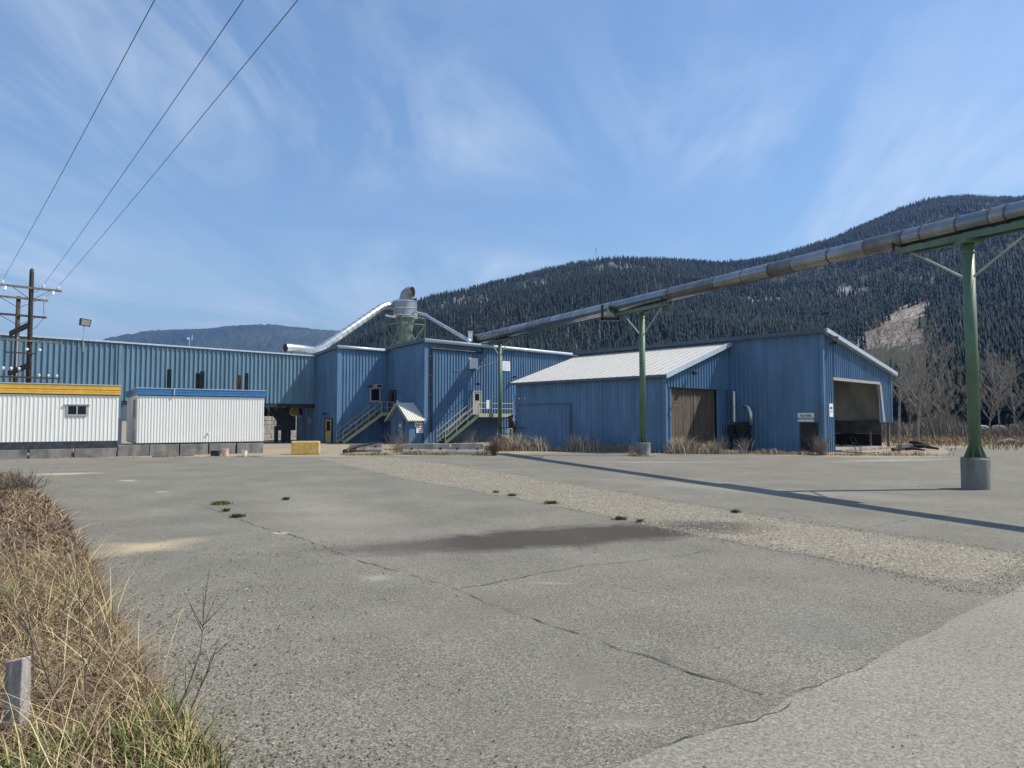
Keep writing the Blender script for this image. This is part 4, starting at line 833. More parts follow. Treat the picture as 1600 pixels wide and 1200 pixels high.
# ------------------------------------------------------------------ blocks and barriers
def lockblock(px0, px1, py, h, dep, m, label, cat, name, ang=0):
    p = G(px0, py); q = G(px1, py); L = (q-p).length; c = (p+q)/2; fr = (c.x, c.y, Vector((math.cos(ang), math.sin(ang), 0)), Vector((-math.sin(ang), math.cos(ang), 0)))
    return c, L, fr
c, L, fr = lockblock(457, 497, 710, 0, 0, 0, 0, 0, 0, .22)
t = thing('concrete_block', (c.x, c.y, 0), 'worn yellow painted concrete block on the gravel before the underpass', 'concrete block')
s = MB(fr); s.box(-L/2-.05, 0, 0, L/2+.05, .8, .76); s.build('block_body', M['yblock'], t, bevel=.05)
s = MB(fr); s.box(-L/2+.05, .1, .764, L/2-.05, .7, .78); s.build('worn_top', M['concrete'], t)
def barrier(px0, px1, py, h, ang, label, broken=False):
    c, L, fr = lockblock(px0, px1, py, 0, 0, 0, 0, 0, 0, ang)
    t = thing('concrete_barrier', (c.x, c.y, 0), label, 'barrier', 'grey concrete barriers along the gravel')
    s = MB(fr); pr = [(-.3, 0), (-.3, .12), (-.16, .3), (-.1, h), (.1, h), (.16, .3), (.3, .12), (.3, 0)]
    i = len(s.v); x0, x1 = -L/2+.02, L/2-.02
    for x in (x0, x1):
        for (b, z) in pr: s.v.append(s.w((x, b+.3, z)))
    for k in range(7): s.f.append((i+k, i+k+8, i+k+9, i+k+1))
    s.f.append(tuple(i+k for k in range(8))); s.f.append(tuple(i+8+k for k in range(8))[::-1]); s.f.append((i, i+7, i+15, i+8))
    s.build('barrier_body', M['dconcrete'] if broken else M['concrete'], t, bevel=.02)
    s = MB(fr)
    for x in (-L*.3, L*.3): s.box(x-.06, -.02, .28, x+.06, .02, .40)
    build_each(s, 'lifting_slot', M['dark'], t)
barrier(628, 703, 710, .62, .02, 'left grey concrete barrier in front of the small hut')
barrier(704, 756, 710, .64, -.03, 'right grey concrete barrier in front of the sunlit stair')
barrier(545, 597, 706, .5, .05, 'low broken concrete barrier with charred wood on it, near the yellow block', True)
rr = random.Random(5)
lg = [((538, 709), (566, 704), .12, .1), ((545, 708), (585, 707), .09, .55), ((552, 706), (592, 708), .07, .62), ((540, 710), (556, 703), .10, .3)]
for i, (p, q, r_, z) in enumerate(lg):
    a = G(*p); b = G(*q); a.z = z*.3+r_; b.z = z+r_*.5; s = MB(); s.tube([a, a.lerp(b, .5)+Vector((0, .05, .04)), b], [r_, r_*.9, r_*.7], 9)
    tag(s.build('charred_log', M['polewood'], None, a), ['thick charred log at the left end of the broken barrier', 'charred log lying along the broken barrier top', 'thin charred log crossing the broken barrier', 'short charred log leaning on the broken barrier'][i], 'log', 'charred logs on the broken barrier')
# ------------------------------------------------------------------ bits between the blocks
def cabinet():
    p = G(815, 692); p = Vector((p.x, p.y+1.5, 0)); t = thing('small_shelter', p, 'small dark wooden shelter with a shallow gable roof in the shaded corner', 'shelter')
    fr = (p.x, p.y)
    s = MB(fr)
    for (a, b) in ((-.8, -.8), (.75, -.8), (.75, .7), (-.8, .7)): s.box(a, b, 0, a+.1, b+.1, 2.2)
    s.box(-.8, .6, 0, .8, .68, 2.0); s.box(-.78, -.7, 0, -.72, .6, 2.0); s.build('wall', M['polewood'], t)
    s = MB(fr); s.hexa([(-1, -1, 2.2), (1, -1, 2.2), (1, 1, 2.2), (-1, 1, 2.2), (-1, -1, 2.26), (1, -1, 2.26), (1, 0, 2.6), (-1, 0, 2.6)]); s.hexa([(-1, .01, 2.25), (1, .01, 2.25), (1, 1, 2.2), (-1, 1, 2.2), (-1, .01, 2.6), (1, .01, 2.6), (1, 1.02, 2.26), (-1, 1.02, 2.26)]); s.build('roof', M['darkcap'], t)
    s = MB(fr); s.box(-.2, -.4, 0, .5, .4, 1.3); s.build('cupboard', M['ochre'], t)
cabinet()
a = G(783, 699); b = G(862, 699)
t = thing('pipe_railing', a, 'dark pipe railing in front of the shaded corner', 'railing')
s = MB(); 
for z in (1.45, 1.0, .5): s.tube([(a.x, a.y, z), (b.x, b.y, z)], .035, 6)
build_each(s, 'rail', M['dark'], t)
for k in range(5): q = a.lerp(b, k/4); s = MB(); s.tube([q, q+Vector((0, 0, 1.5))], .04, 6); s.build('post', M['dark'], t)
for i, (p, z) in enumerate((((812, 698), 1.0), ((787, 698), .7))):
    q = G(*p); s = MB(); 
    for k in (0, .16, .32): s.tube([q+Vector((k, 0, 0)), q+Vector((k, 0, z))], .05, 8)
    s.box(q.x-.12, q.y-.1, z*.6, q.x+.45, q.y+.1, z*.8); s.tube([q+Vector((.16, -.1, z*.85)), q+Vector((.16, .1, z*.85))], .14, 10)
    tag(s.build('pipe_valves', M['rust'], None, q), ('rusty cluster of pipes and valves by the railing middle', 'rusty cluster of pipes and valves beside the farthest green pillar')[i], 'valves', 'rusty valve clusters')
q = G(796, 694); s = MB(); s.tube([q, q+Vector((0, 0, 1.3)), q+Vector((0, 0, 1.35))], [.3, .3, .2], 14); tag(s.build('steel_drum', M['galv'], None, q), 'upright pale drum behind the pipe railing', 'drum')
def planks(lst, name='loose_plank', group='loose planks in the weeds'):
    for (p, q, w_, z0, z1, m, lb) in lst:
        a = G(*p); b = G(*q); a.z = z0; b.z = z1; s = MB(); s.beam(a, b, w_, .05); tag(s.build(name, M[m], None, a), lb, 'plank', group)
planks([((781, 697), (812, 694), .12, .12, .15, 'board', 'white plank on the ground beside the farthest green pillar'),
        ((1088, 707), (1112, 701), .12, .1, .2, 'armwood', 'long pale plank lying in weeds before the wooden doors'), ((1100, 708), (1118, 705), .1, .05, .3, 'board', 'short pale plank leaning in weeds before the wooden doors'),
        ((1052, 705), (1090, 705), .14, .3, .3, 'armwood', 'weathered plank lying along the foot of the wooden doors'),
        ((1316, 707), (1352, 709), .16, .05, .05, 'armwood', 'pale plank flat on the dirt before the open bay'), ((1330, 712), (1372, 709), .14, .06, .08, 'wood', 'brown plank on the dirt right of the open bay')])
for i, (p, q, r_, z) in enumerate((((1395, 705), (1432, 702), .12, .12), ((1405, 703), (1440, 700), .14, .2), ((1422, 701), (1452, 702), .16, .42), ((1430, 702), (1466, 704), .13, .2), ((1415, 704), (1445, 705), .1, .1))):
    a = G(*p); b = G(*q); a.z = z; b.z = z*.6; s = MB(); s.tube([a, a.lerp(b, .4)+Vector((0, 0, .08)), b], [r_, r_*1.1, r_*.5], 9)
    tag(s.build('old_log', M['polewood'], None, a), ['long low log reaching from the open bay corner', 'dark log rear of the heap', 'thick dark log topmost of the heap', 'dark log pointing right at the end of the heap', 'thin dark log at the front of the heap'][i]+' beyond the open bay', 'log', 'dark logs heaped right of the open bay')
q = G(1576, 694.5); s = MB(); s.tube([q+Vector((-1, 0, .15)), q+Vector((.2, .1, .3)), q+Vector((1.1, 0, .12))], [.15, .22, .14], 9); tag(s.build('old_log', M['armwood'], None, q), 'pale broken log lying alone at the right field edge', 'log', 'loose log at the field edge')
p = wp(P0, WP+1.6, 3.5); t = thing('scrap_machine', p, 'small dark derelict machine standing right of the open bay', 'machine')
s = MB((p.x, p.y)); s.box(-.5, -.6, .5, .7, .6, 1.3); s.box(-.1, -.3, 1.3, .4, .3, 1.8); s.beam((.4, 0, 1.0), (1.5, -.2, .3), .15, .15); s.build('engine_block', M['dark'], t)
s = MB((p.x, p.y))
for a in (-.4, .5): s.tube([(a, -.7, .4), (a, -.5, .4)], .4, 16); s.tube([(a, .5, .4), (a, .7, .4)], .4, 16)
build_each(s, 'wheel', M['black'], t)
# ------------------------------------------------------------------ plants
def mesh_tri(name, V, F, col, m, loc=None, kind=None):
    V = np.asarray(V, np.float32); F = np.asarray(F, np.int32); me = bpy.data.meshes.new(name)
    if loc is not None: V = V-np.asarray(loc, np.float32)
    me.vertices.add(len(V)); me.vertices.foreach_set('co', V.ravel()); nf = len(F)
    me.loops.add(nf*3); me.loops.foreach_set('vertex_index', F.ravel()); me.polygons.add(nf)
    me.polygons.foreach_set('loop_start', np.arange(0, nf*3, 3, dtype=np.int32)); me.polygons.foreach_set('loop_total', np.full(nf, 3, np.int32)); me.update(); me.validate()
    if col is not None:
        a = me.color_attributes.new('Col', 'FLOAT_COLOR', 'POINT'); c4_ = np.ones((len(V), 4), np.float32); c4_[:, :3] = col; a.data.foreach_set('color', c4_.ravel())
    me.materials.append(m); o = bpy.data.objects.new(name, me); C.objects.link(o)
    if loc is not None: o.location = loc
    if kind: o['kind'] = kind
    return o
def inside(P, poly):
    x, y = P[:, 0], P[:, 1]; r = np.zeros(len(P), bool); n = len(poly)
    for i in range(n):
        x0, y0 = poly[i]; x1, y1 = poly[(i+1) % n]
        c = ((y0 > y) != (y1 > y)) & (x < (x1-x0)*(y-y0)/((y1-y0)+1e-12)+x0); r ^= c
    return r
def blades(P, hgt, wid, lean, cols, z0=0, seed=1):
    """curved grass blades: P (n,2) or (n,3), returns vertices, faces, colours"""
    r = np.random.default_rng(seed); n = len(P); an = r.uniform(0, 2*np.pi, n); fa = an+np.pi/2+r.normal(0, .6, n)
    h = hgt*r.uniform(.5, 1.15, n) if np.isscalar(hgt) else hgt; l = h*lean*r.uniform(.2, 1.6, n); d = np.stack([np.cos(an), np.sin(an)], 1); s = np.stack([np.cos(fa), np.sin(fa)], 1)*(wid*r.uniform(.6, 1.3, n)/2)[:, None]
    zb = P[:, 2] if P.shape[1] > 2 else np.full(n, z0); V = np.zeros((n, 7, 3))
    for k, (f, ww) in enumerate(((0, 1), (.4, .9), (.75, .6))):
        c = P[:, :2]+d*(l*f**2)[:, None]; z = zb+h*(f-.12*lean*f*f)
        V[:, 2*k, :2] = c-s*ww; V[:, 2*k+1, :2] = c+s*ww; V[:, 2*k, 2] = z; V[:, 2*k+1, 2] = z
    V[:, 6, :2] = P[:, :2]+d*l[:, None]; V[:, 6, 2] = zb+h*(1-.22*lean)
    F0 = np.array([[0, 1, 3], [0, 3, 2], [2, 3, 5], [2, 5, 4], [4, 5, 6]]); F = (np.arange(n)*7)[:, None, None]+F0[None]
    return V.reshape(-1, 3), F.reshape(-1, 3), np.repeat(cols, 7, 0)
def palette(n, cs, ws, r, var=.25):
    cs = np.array(cs); i = r.choice(len(cs), n, p=np.array(ws)/sum(ws)); return cs[i]*r.uniform(1-var, 1+var, (n, 1))
STRAW, BROWN, TWIG, GREEN, LGREEN = (.42, .34, .19), (.25, .175, .10), (.17, .115, .085), (.075, .125, .028), (.17, .21, .06)
# grassy verge at left
edge = [G2(*p) for p in ((355, 1230), (310, 1185), (262, 1120), (228, 1060), (192, 1000), (165, 950), (142, 890), (120, 850), (100, 815), (75, 790), (45, 765), (20, 748), (-60, 735))]
verge = [(-1.2, 0)]+edge+[(-60, 26), (-60, 0)]
sheet('grass_verge', verge, .012, M['drygrass_soil'], .3, .08, 21)
r = np.random.default_rng(3)
def scatter(poly, n, box, dens=None):
    P = np.stack([r.uniform(box[0], box[1], n), r.uniform(box[2], box[3], n)], 1); return P[inside(P, poly)]
def noise2(P, s, seed):
    q = np.random.default_rng(seed); v = 0
    for k in range(5):
        a = q.uniform(0, 2*np.pi); ph = q.uniform(0, 6); f = s*(1.7**k)*.6; v = v+np.sin((P[:, 0]*np.cos(a)+P[:, 1]*np.sin(a))*f+ph)/(1.25**k)
    return v/2.2
Vs, Fs, Cs = [], [], []; k0 = 0
def addv(t):
    global k0
    Vs.append(t[0]); Fs.append(t[1]+k0); Cs.append(t[2]); k0 += len(t[0])
def flush(name, m, label=None, cat=None, loc=(0, 0, 0), kind='stuff'):
    global Vs, Fs, Cs, k0
    o = mesh_tri(name, np.concatenate(Vs), np.concatenate(Fs), np.concatenate(Cs), m, None, kind); tag(o, label, cat); Vs, Fs, Cs, k0 = [], [], [], 0; return o
nearpoly = verge
P = scatter(nearpoly, 150000, (-9, -.9, 2.6, 9.5)); P = P[(P[:, 0] > -1.05*P[:, 1]) ]
nz = noise2(P, 1.6, 5); gsel = (nz+np.clip((6.2-P[:, 1])/3, -1, .6)*.9) > .40
thin = r.uniform(0, 1, len(P)) < np.clip(.55+.35*noise2(P, 2.5, 8), .15, 1); 
Pg = P[gsel]; addv(blades(Pg, .30, .010, .55, palette(len(Pg), [GREEN, LGREEN, STRAW, BROWN], [3, 3, 4, 2], r), .012, 2))
Pd = P[~gsel & thin]; addv(blades(Pd, .29, .008, 1.2, palette(len(Pd), [(.42, .34, .19), BROWN, TWIG, (.13, .085, .07)], [4, 4, 3, 2], r), .012, 3))
P3 = P[r.uniform(0, 1, len(P)) < .022]; addv(blades(P3, .72, .006, .9, palette(len(P3), [STRAW, BROWN, (.5, .42, .26)], [4, 2, 2], r), .012, 4))
flush('verge_grass', M['veg'], 'tangled green and straw coloured grass along the left edge nearest the camera', 'grass')
P = scatter(verge, 240000, (-34, -4, 9.0, 29)); P = P[(P[:, 0] > -.86*P[:, 1]-1)]; 
addv(blades(P, .28, .022, 1.2, palette(len(P), [(.36, .29, .18), BROWN, TWIG, (.12, .08, .065), LGREEN], [3, 4, 4, 3, .4], r), .012, 5))
flush('dry_grass', M['veg'], 'matted dry brown grass further along the left edge', 'grass')
# fallen litter at the asphalt edge: leaves, crumbs and pebbles
def pebbles(P, s, cols, z=.006):
    n = len(P); a = r.uniform(0, 6.28, n); V = np.zeros((n, 5, 3)); s = s*r.uniform(.4, 1.6, n)
    for k in range(4):
        V[:, k, 0] = P[:, 0]+np.cos(a+k*1.57)*s*r.uniform(.6, 1.2, n); V[:, k, 1] = P[:, 1]+np.sin(a+k*1.57)*s*r.uniform(.6, 1.2, n); V[:, k, 2] = z
    V[:, 4, :2] = P; V[:, 4, 2] = z+s*.9
    F0 = np.array([[0, 1, 4], [1, 2, 4], [2, 3, 4], [3, 0, 4]]); return V.reshape(-1, 3), ((np.arange(n)*5)[:, None, None]+F0[None]).reshape(-1, 3), np.repeat(cols, 5, 0)
ed = np.array(edge[:-1]); i = r.integers(0, len(ed)-1, 9000); f = r.uniform(0, 1, 9000)[:, None]; P = ed[i]*(1-f)+ed[i+1]*f; off = r.exponential(.38, 9000); P[:, 0] += off*(1+P[:, 1]*.06); P[:, 1] += r.normal(0, .2, 9000)
P = P[P[:, 1] > 2.5][::2]; addv(pebbles(P, .0075, palette(len(P), [(.09, .07, .05), (.16, .12, .08), (.3, .27, .2)], [5, 3, 2], r)))
P = np.stack([r.uniform(-6, 9, 2600), r.uniform(3, 22, 2600)], 1); addv(pebbles(P, .006, palette(len(P), [(.08, .07, .06), (.4, .37, .3)], [2, 1], r), .0095))
gsa = np.array([(p[0], p[1]) for p in gs]); P = np.stack([r.uniform(-12, 16, 60000), r.uniform(8, 42, 60000)], 1); P = P[inside(P, gs)]
addv(pebbles(P, .016, palette(len(P), [(.24, .22, .17), (.33, .31, .25), (.11, .10, .08)], [3, 2, 2], r), .004))
for (cx, cy, sx, sy, n) in ((500, 880, 1.6, 1.0, 160), (420, 858, .8, .8, 160), (360, 950, .7, .8, 220), (900, 855, .5, .3, 50), (330, 1010, .5, .6, 120)):
    c_ = G2(cx, cy); P = np.stack([r.normal(c_[0], sx, n), r.normal(c_[1], sy, n)], 1); addv(pebbles(P, .010, palette(n, [(.05, .045, .035), (.10, .085, .06), (.35, .32, .26)], [6, 3, 1], r), .0095))
ga = np.array(gs); i = r.integers(0, len(ga), 16000); f = r.uniform(0, 1, 16000)[:, None]; P = ga[i]*(1-f)+ga[(i+1) % len(ga)]*f+r.normal(0, .15, (16000, 2)); addv(pebbles(P, .009, palette(len(P), [(.22, .205, .17), (.27, .25, .21), (.10, .09, .08)], [3, 2, 2], r), .006))
flush('loose_pebbles', M['veg'], 'scattered crumbs, leaves and pebbles on the yard', 'pebbles')
# twigs, bushes, weeds
def twigs(base, n, hgt, spread, rad, sub, seed, col, droop=0.):
    q = random.Random(seed); s = MB()
    for i in range(n):
        an = q.uniform(0, 6.283); sp = q.uniform(.1, 1)*spread; h = hgt*q.uniform(.45, 1.05); p = Vector(base)+Vector((q.gauss(0, spread*.18), q.gauss(0, spread*.18), 0))
        pts = [p]; d = Vector((math.cos(an)*sp/h, math.sin(an)*sp/h, 1)).normalized()
        for k in range(4):
            d = (d+Vector((q.gauss(0, .14), q.gauss(0, .14), -droop*k))).normalized(); pts.append(pts[-1]+d*h/4)
        s.tube(pts, [rad, rad*.8, rad*.6, rad*.45, rad*.2], 3, cap=False)
        for j in range(sub):
            k = q.randint(1, 3); b = pts[k].lerp(pts[k+1], q.random()); dd = (d+Vector((q.gauss(0, .6), q.gauss(0, .6), q.gauss(0, .3)))).normalized()*h*q.uniform(.12, .34); m_ = b+dd*.5+Vector((0, 0, .03)); s.tube([b, m_, b+dd+Vector((0, 0, .05))], [rad*.5, rad*.35, rad*.15], 3, cap=False)
    return s
M['twig'] = mat('dry_twigs', (.25, .20, .155), .85, 0, .3, 30); M['darktwig'] = mat('dark_twigs', (.11, .085, .07), .85, 0, .3, 30); M['bark'] = mat('pale_bark', (.30, .27, .235), .85, 0, .3, 8, streak=(2, 2, .4))
bushes = [((623, 707), 70, 1.5, 1.2, 'twig', 'bare grey bush beside the left barrier, in front of the hut'), ((771, 712), 90, 1.1, .55, 'darktwig', 'dark dense bush at the right end of the barriers'), ((735, 700), 60, 1.4, 1.0, 'twig', 'bare brown bush under the railed landing'),
          ((716, 700), 40, 1.0, .8, 'darktwig', 'low dark bush at the foot of the sunlit stair'), ((1283, 711), 110, 1.25, .75, 'twig', 'dense bare bush at the near corner of the open bay building'), ((1163, 709), 34, 1.1, .45, 'twig', 'thin bare bush left of the dark wall signboard door'),
          ((1084, 708), 40, 1.0, .8, 'twig', 'bare bush before the wooden doors'), ((1128, 709), 50, 1.2, .7, 'twig', 'bare bush under the pale flexible ducts'), ((987, 712), 36, .7, .5, 'twig', 'small dry bush against the middle pillar footing'),
          ((1340, 711), 16, 1.0, .7, 'darktwig', 'sparse weedy bush in front of the open bay'), ((1406, 708), 18, .9, .5, 'darktwig', 'sparse weed beside the dark log heap'), ((1250, 709), 22, .5, .5, 'darktwig', 'low weeds below the dark doorway'), ((958, 702), 30, 1.0, .6, 'twig', 'dry bush left of the middle pillar at the shaded wall'),
          ((22, 772), 120, .75, 1.3, 'darktwig', 'brown leafless bush at the left edge beyond the grass'), ((-40, 790), 90, .8, 1.3, 'darktwig', 'brown leafless bush at the far left edge of the frame')]
for i, (p, n, h, sp, m, lb) in enumerate(bushes):
    q = G(*p); tag(twigs(q, n, h, sp, .009, 5, 40+i, None).build('bare_bush', M[m], None, q), lb, 'bush', 'leafless bushes')
for i, (px, py, h, a) in enumerate(((118, 1180, 1.25, -.5), (150, 1150, 1.1, -.45), (245, 1185, .95, .25), (190, 1080, .8, -.3), (290, 1130, .55, .3), (60, 1130, 1.3, -.2), (90, 1010, .9, .1))):
    q = G(px, py); rd = random.Random(70+i); s = MB(); pts = [q]; d = Vector((a, .1, 1)).normalized()
    for k in range(6): d = (d+Vector((rd.gauss(0, .08), rd.gauss(0, .08), 0))).normalized(); pts.append(pts[-1]+d*h/6)
    s.tube(pts, [.006, .0055, .005, .004, .003, .002, .001], 5)
    for k in range(9):
        j = rd.randint(2, 5); b = pts[j].lerp(pts[j+1], rd.random()); dd = (d+Vector((rd.gauss(0, .7), rd.gauss(0, .5), .1))).normalized()*h*rd.uniform(.12, .3); s.tube([b, b+dd*.5+Vector((0, 0, .015)), b+dd+Vector((0, 0, .04))], [.0028, .002, .0008], 4)
    tag(s.build('dry_weed_stalk', M['darktwig'], None, q), ['tall branching dry stalk leaning left in the near grass', 'dry stalk leaning left beside the tallest one', 'dark branching stalk standing nearest the asphalt', 'slender stalk in the middle of the verge', 'short stalk at the asphalt edge', 'tall stalk near the left frame edge', 'upright stalk further back in the verge'][i], 'weed', 'tall dry weed stalks in the verge')
q = G(24, 1165); s = MB(); s.hexa([(q.x-.055, q.y-.05, 0), (q.x+.055, q.y-.05, 0), (q.x+.055, q.y+.05, 0), (q.x-.055, q.y+.05, 0), (q.x-.05, q.y-.045, .52), (q.x+.055, q.y-.045, .54), (q.x+.05, q.y+.045, .53), (q.x-.05, q.y+.045, .51)])
tag(s.build('wooden_stake', M['stake'], None, q, bevel=.006), 'short weathered grey wooden stake in the grass at the lower left', 'stake')
# dry weeds along the walls
def strip(pa, pb, n, h, wid, cols, ws, dep=1.0, lean=.7, seed=1):
    a = np.array(G2(*pa)); b = np.array(G2(*pb)); q = np.random.default_rng(seed); f = q.uniform(0, 1, n)[:, None]; P = a*(1-f)+b*f; P[:, 1] += q.normal(0, dep*.4, n); P[:, 0] += q.normal(0, dep*.3, n)
    m = .45+.9*np.sin(P[:, 0]*2.3+seed)*np.sin(P[:, 0]*.83+seed*2)+q.normal(0, .12, n)
    hh = h*q.uniform(.25, 1.15, n)*(.3+.9*np.clip(m, 0, 1)); addv(blades(P, hh, wid, lean, palette(n, cols, ws, q), 0, seed+50))
GC = [(.52, .48, .38), BROWN, TWIG, (.34, .30, .22)]
strip((800, 703), (925, 705), 3000, 1.15, .024, GC, [4, 2, 2, 3], 1.4, .7, 1); strip((925, 705), (1050, 707), 1100, .9, .022, GC, [3, 3, 2, 2], 1.0, .7, 2)
strip((1050, 708), (1150, 709), 2300, 1.0, .022, GC, [4, 2, 2, 3], 1.2, .7, 3); strip((1150, 709), (1290, 711), 1300, .35, .02, GC, [1, 3, 2, 1], .7, .7, 4)
strip((620, 710), (760, 711), 3000, .28, .02, GC+[GREEN], [2, 3, 2, 2, 1], .6, .8, 5); strip((730, 704), (800, 704), 2000, .9, .022, GC, [1, 4, 4, 1], 1.6, .7, 6)
strip((540, 711), (620, 711), 1500, .22, .02, GC+[GREEN], [3, 3, 2, 2, 1], .7, .8, 7); strip((1290, 711), (1480, 712), 900, .3, .02, GC, [2, 3, 2, 1], 1.2, .8, 8)
strip((985, 713), (1020, 713), 500, .25, .02, GC, [1, 3, 2, 1], .4, .8, 9); strip((0, 716), (410, 714), 1500, .12, .02, GC, [1, 3, 2, 1], .25, .8, 10)
strip((600, 703), (690, 703), 1500, .5, .02, GC, [2, 3, 2, 1], 1.2, .8, 11)
flush('wall_weeds', M['veg'], 'pale dry weeds growing along the foot of the buildings', 'weeds')
strip((1380, 690), (1760, 690), 16000, .6, .06, [(.30, .23, .14), BROWN, (.2, .15, .1)], [3, 3, 2], 22, .7, 12)
strip((1420, 684), (1760, 684), 12000, .7, .09, [(.30, .23, .14), BROWN, (.22, .16, .12)], [3, 3, 2], 14, .7, 13)
flush('field_grass', M['veg'], 'brown dry grass of the field edge at right', 'grass')
# little green tufts in the cracks
tufts = [((345, 788), .35, 700), ((371, 808), .22, 500), ((353, 799), .14, 200), ((447, 781), .16, 200), ((862, 787), .3, 450), ((800, 775), .2, 200), ((775, 770), .15, 120), ((970, 812), .22, 260), ((1000, 816), .15, 120), ((1150, 801), .2, 150)]
tl = ['long green weed tuft in the crack at left', 'roundest green weed tuft nearest the camera at left', 'tiny green tuft between the two larger tufts', 'small green tuft in the crack by itself', 'green weeds on the near gravel edge', 'small green tuft on the near gravel edge', 'tiny green tuft at the far part of the near gravel edge', 'dark green tuft at the gravel edge by the oil stain', 'tiny green tuft right beside the oil stain', 'tiny green tuft on the far gravel edge']
for i, ((px, py), rad, n) in enumerate(tufts):
    rad *= .62; n = int(n*.5)
    q = G(px, py); P = np.stack([q.x+r.normal(0, rad*.42, n), q.y+r.normal(0, rad*.4, n)], 1); addv(blades(P, .09, .016, 1.2, palette(n, [GREEN, (.05, .085, .02), LGREEN], [4, 3, 1], r), .005, i+90))
    o = mesh_tri('weed_tuft', Vs[0], Fs[0], Cs[0], M['veg'], (q.x, q.y, 0)); tag(o, tl[i], 'weed', 'green weed tufts on the yard'); Vs, Fs, Cs, k0 = [], [], [], 0
# bare trees at the right
def bare_tree(base, h, seed, label, lean=0):
    q = random.Random(seed); t = thing('bare_tree', base, label, 'tree', 'leafless trees along the field edge'); tr = MB(); cr = MB(); r0 = h*.0075+.025
    def grow(mb, p, d, L, rad, lv):
        n = 5; pts = [p]; rs = [rad]
        for k in range(n):
            d = (d+Vector((q.gauss(0, .10), q.gauss(0, .10), .05 if lv else .02))).normalized(); pts.append(pts[-1]+d*L/n); rs.append(rad*(1-(k+1)/n*.72))
        mb.tube(pts, rs, 7 if lv == 0 else (4 if lv < 2 else 3), cap=False)
        if lv < 3:
            m = (18, 9, 6)[lv]
            for j in range(m):
                f = q.uniform(.22 if lv == 0 else .15, 1)*n*.999; k = int(f); b = pts[k].lerp(pts[k+1], f-k); an = q.uniform(0, 6.283); up = q.uniform(.35, 1.0)
                dd = (d*.5+Vector((math.cos(an), math.sin(an), up))).normalized(); grow(cr, b, dd, L*q.uniform(.26, .45)*(1.15-f/n*.4), max(.011, rs[k]*.5), lv+1)
    grow(tr, Vector(base), Vector((lean, 0, 1)).normalized(), h*.92, r0, 0)
    tr.build('trunk', M['bark'], t); cr.build('crown', M['bark'], t)
bt = [((1404, 690), 13.5, 'tallest bare tree just right of the open bay building'), ((1434, 689), 13, 'slim tall bare tree second from the open bay building'), ((1384, 688), 12, 'bare tree rising behind the open bay building roof end'), ((1420, 687), 8, 'short bare tree between the two slim tall ones'),
      ((1462, 688), 8.5, 'leaning bare tree left of the nearest green pillar'), ((1492, 687), 10, 'broad bare tree just left of the nearest green pillar'), ((1545, 688), 9, 'bare tree just right of the nearest green pillar'), ((1566, 687), 10, 'bare tree with pale fork near the right frame edge'),
      ((1590, 687), 9, 'bare tree at the right frame edge'), ((1362, 686), 11, 'bare tree mostly hidden behind the blue gable'), ((1478, 684), 7, 'low bare tree behind the leaning one'), ((1625, 687), 10, 'bare tree just outside the right frame edge'), ((1450, 685), 9, 'bare tree in the gap between slim and leaning trees'), ((1520, 686), 8, 'bare tree partly behind the nearest green pillar')]
for i, (p, h, lb) in enumerate(bt): q = G(*p); bare_tree(q, h*.92, 200+i, lb, -.22 if i == 4 else 0)
# undergrowth behind them
q = np.random.default_rng(9); n = 14000; az = q.uniform(R(24), R(60), n); rd = q.uniform(82, 125, n); P = np.stack([np.sin(az)*rd, np.cos(az)*rd], 1); hh = q.uniform(1, 4.2, n)*(.6+.4*np.sin(az*60)*np.sin(az*23+1))
addv(blades(P, hh, .07, .35, palette(n, [(.20, .165, .14), (.25, .21, .18), (.14, .12, .10), (.10, .11, .06)], [3, 2, 2, 1], q), 0, 14)); flush('undergrowth', M['veg'], 'brown leafless undergrowth below the trees', 'undergrowth')
for i, (px, py, sz) in enumerate(((1470, 669, 1.3), (1536, 668, 1.1), (1560, 670, 1.7), (1586, 669, 1.6), (1463, 667, .8))):
    p = at(px, py, 118); s = MB(); rd = random.Random(i); 
    bm = bmesh.new(); bmesh.ops.create_icosphere(bm, subdivisions=2, radius=sz/2)
    for v in bm.verts: v.co = Vector((v.co.x*1.5, v.co.y, v.co.z*.8))*rd.uniform(.8, 1.15)
    me = bpy.data.meshes.new('pale_boulder'); bm.to_mesh(me); bm.free(); me.materials.append(M['concrete']); o = bpy.data.objects.new('pale_boulder', me); C.objects.link(o); o.location = (p.x, p.y, max(.3, p.z)); tag(o, ['pale boulder left of the nearest green pillar behind bare trees', 'pale boulder right of the nearest green pillar', 'larger pale boulder in the undergrowth at right', 'pale boulder nearest the right frame edge', 'smallest pale boulder far left of the group'][i], 'boulder', 'pale boulders seen through the undergrowth')
# ------------------------------------------------------------------ hills
def prof(pts):
    px = np.array([p[0] for p in pts], float); py = np.array([p[1] for p in pts], float)
    az = np.arctan((px-800)/F_PX); el = (HOR-py)/F_PX*np.cos(az); return az, el
NEAR = prof(((330, 640), (440, 600), (500, 556), (540, 530), (580, 503), (616, 480), (656, 476), (700, 463), (740, 453), (780, 443), (830, 430), (890, 415), (930, 407), (960, 402), (1000, 402), (1040, 406), (1080, 408), (1120, 410), (1150, 407), (1200, 401), (1240, 393),
             (1280, 383), (1320, 372), (1350, 358), (1390, 341), (1430, 324), (1460, 314), (1490, 307), (1520, 305), (1560, 307), (1600, 306), (1800, 300), (2400, 340), (4000, 400)))
AZ0, AZ1 = math.atan((380-800)/F_PX), R(66); R0 = 210.
def crest_r(az): return np.interp(az, [R(-22), R(-10), R(10), R(18), R(30), R(66)], [1250, 1300, 1500, 1750, 2500, 2700])
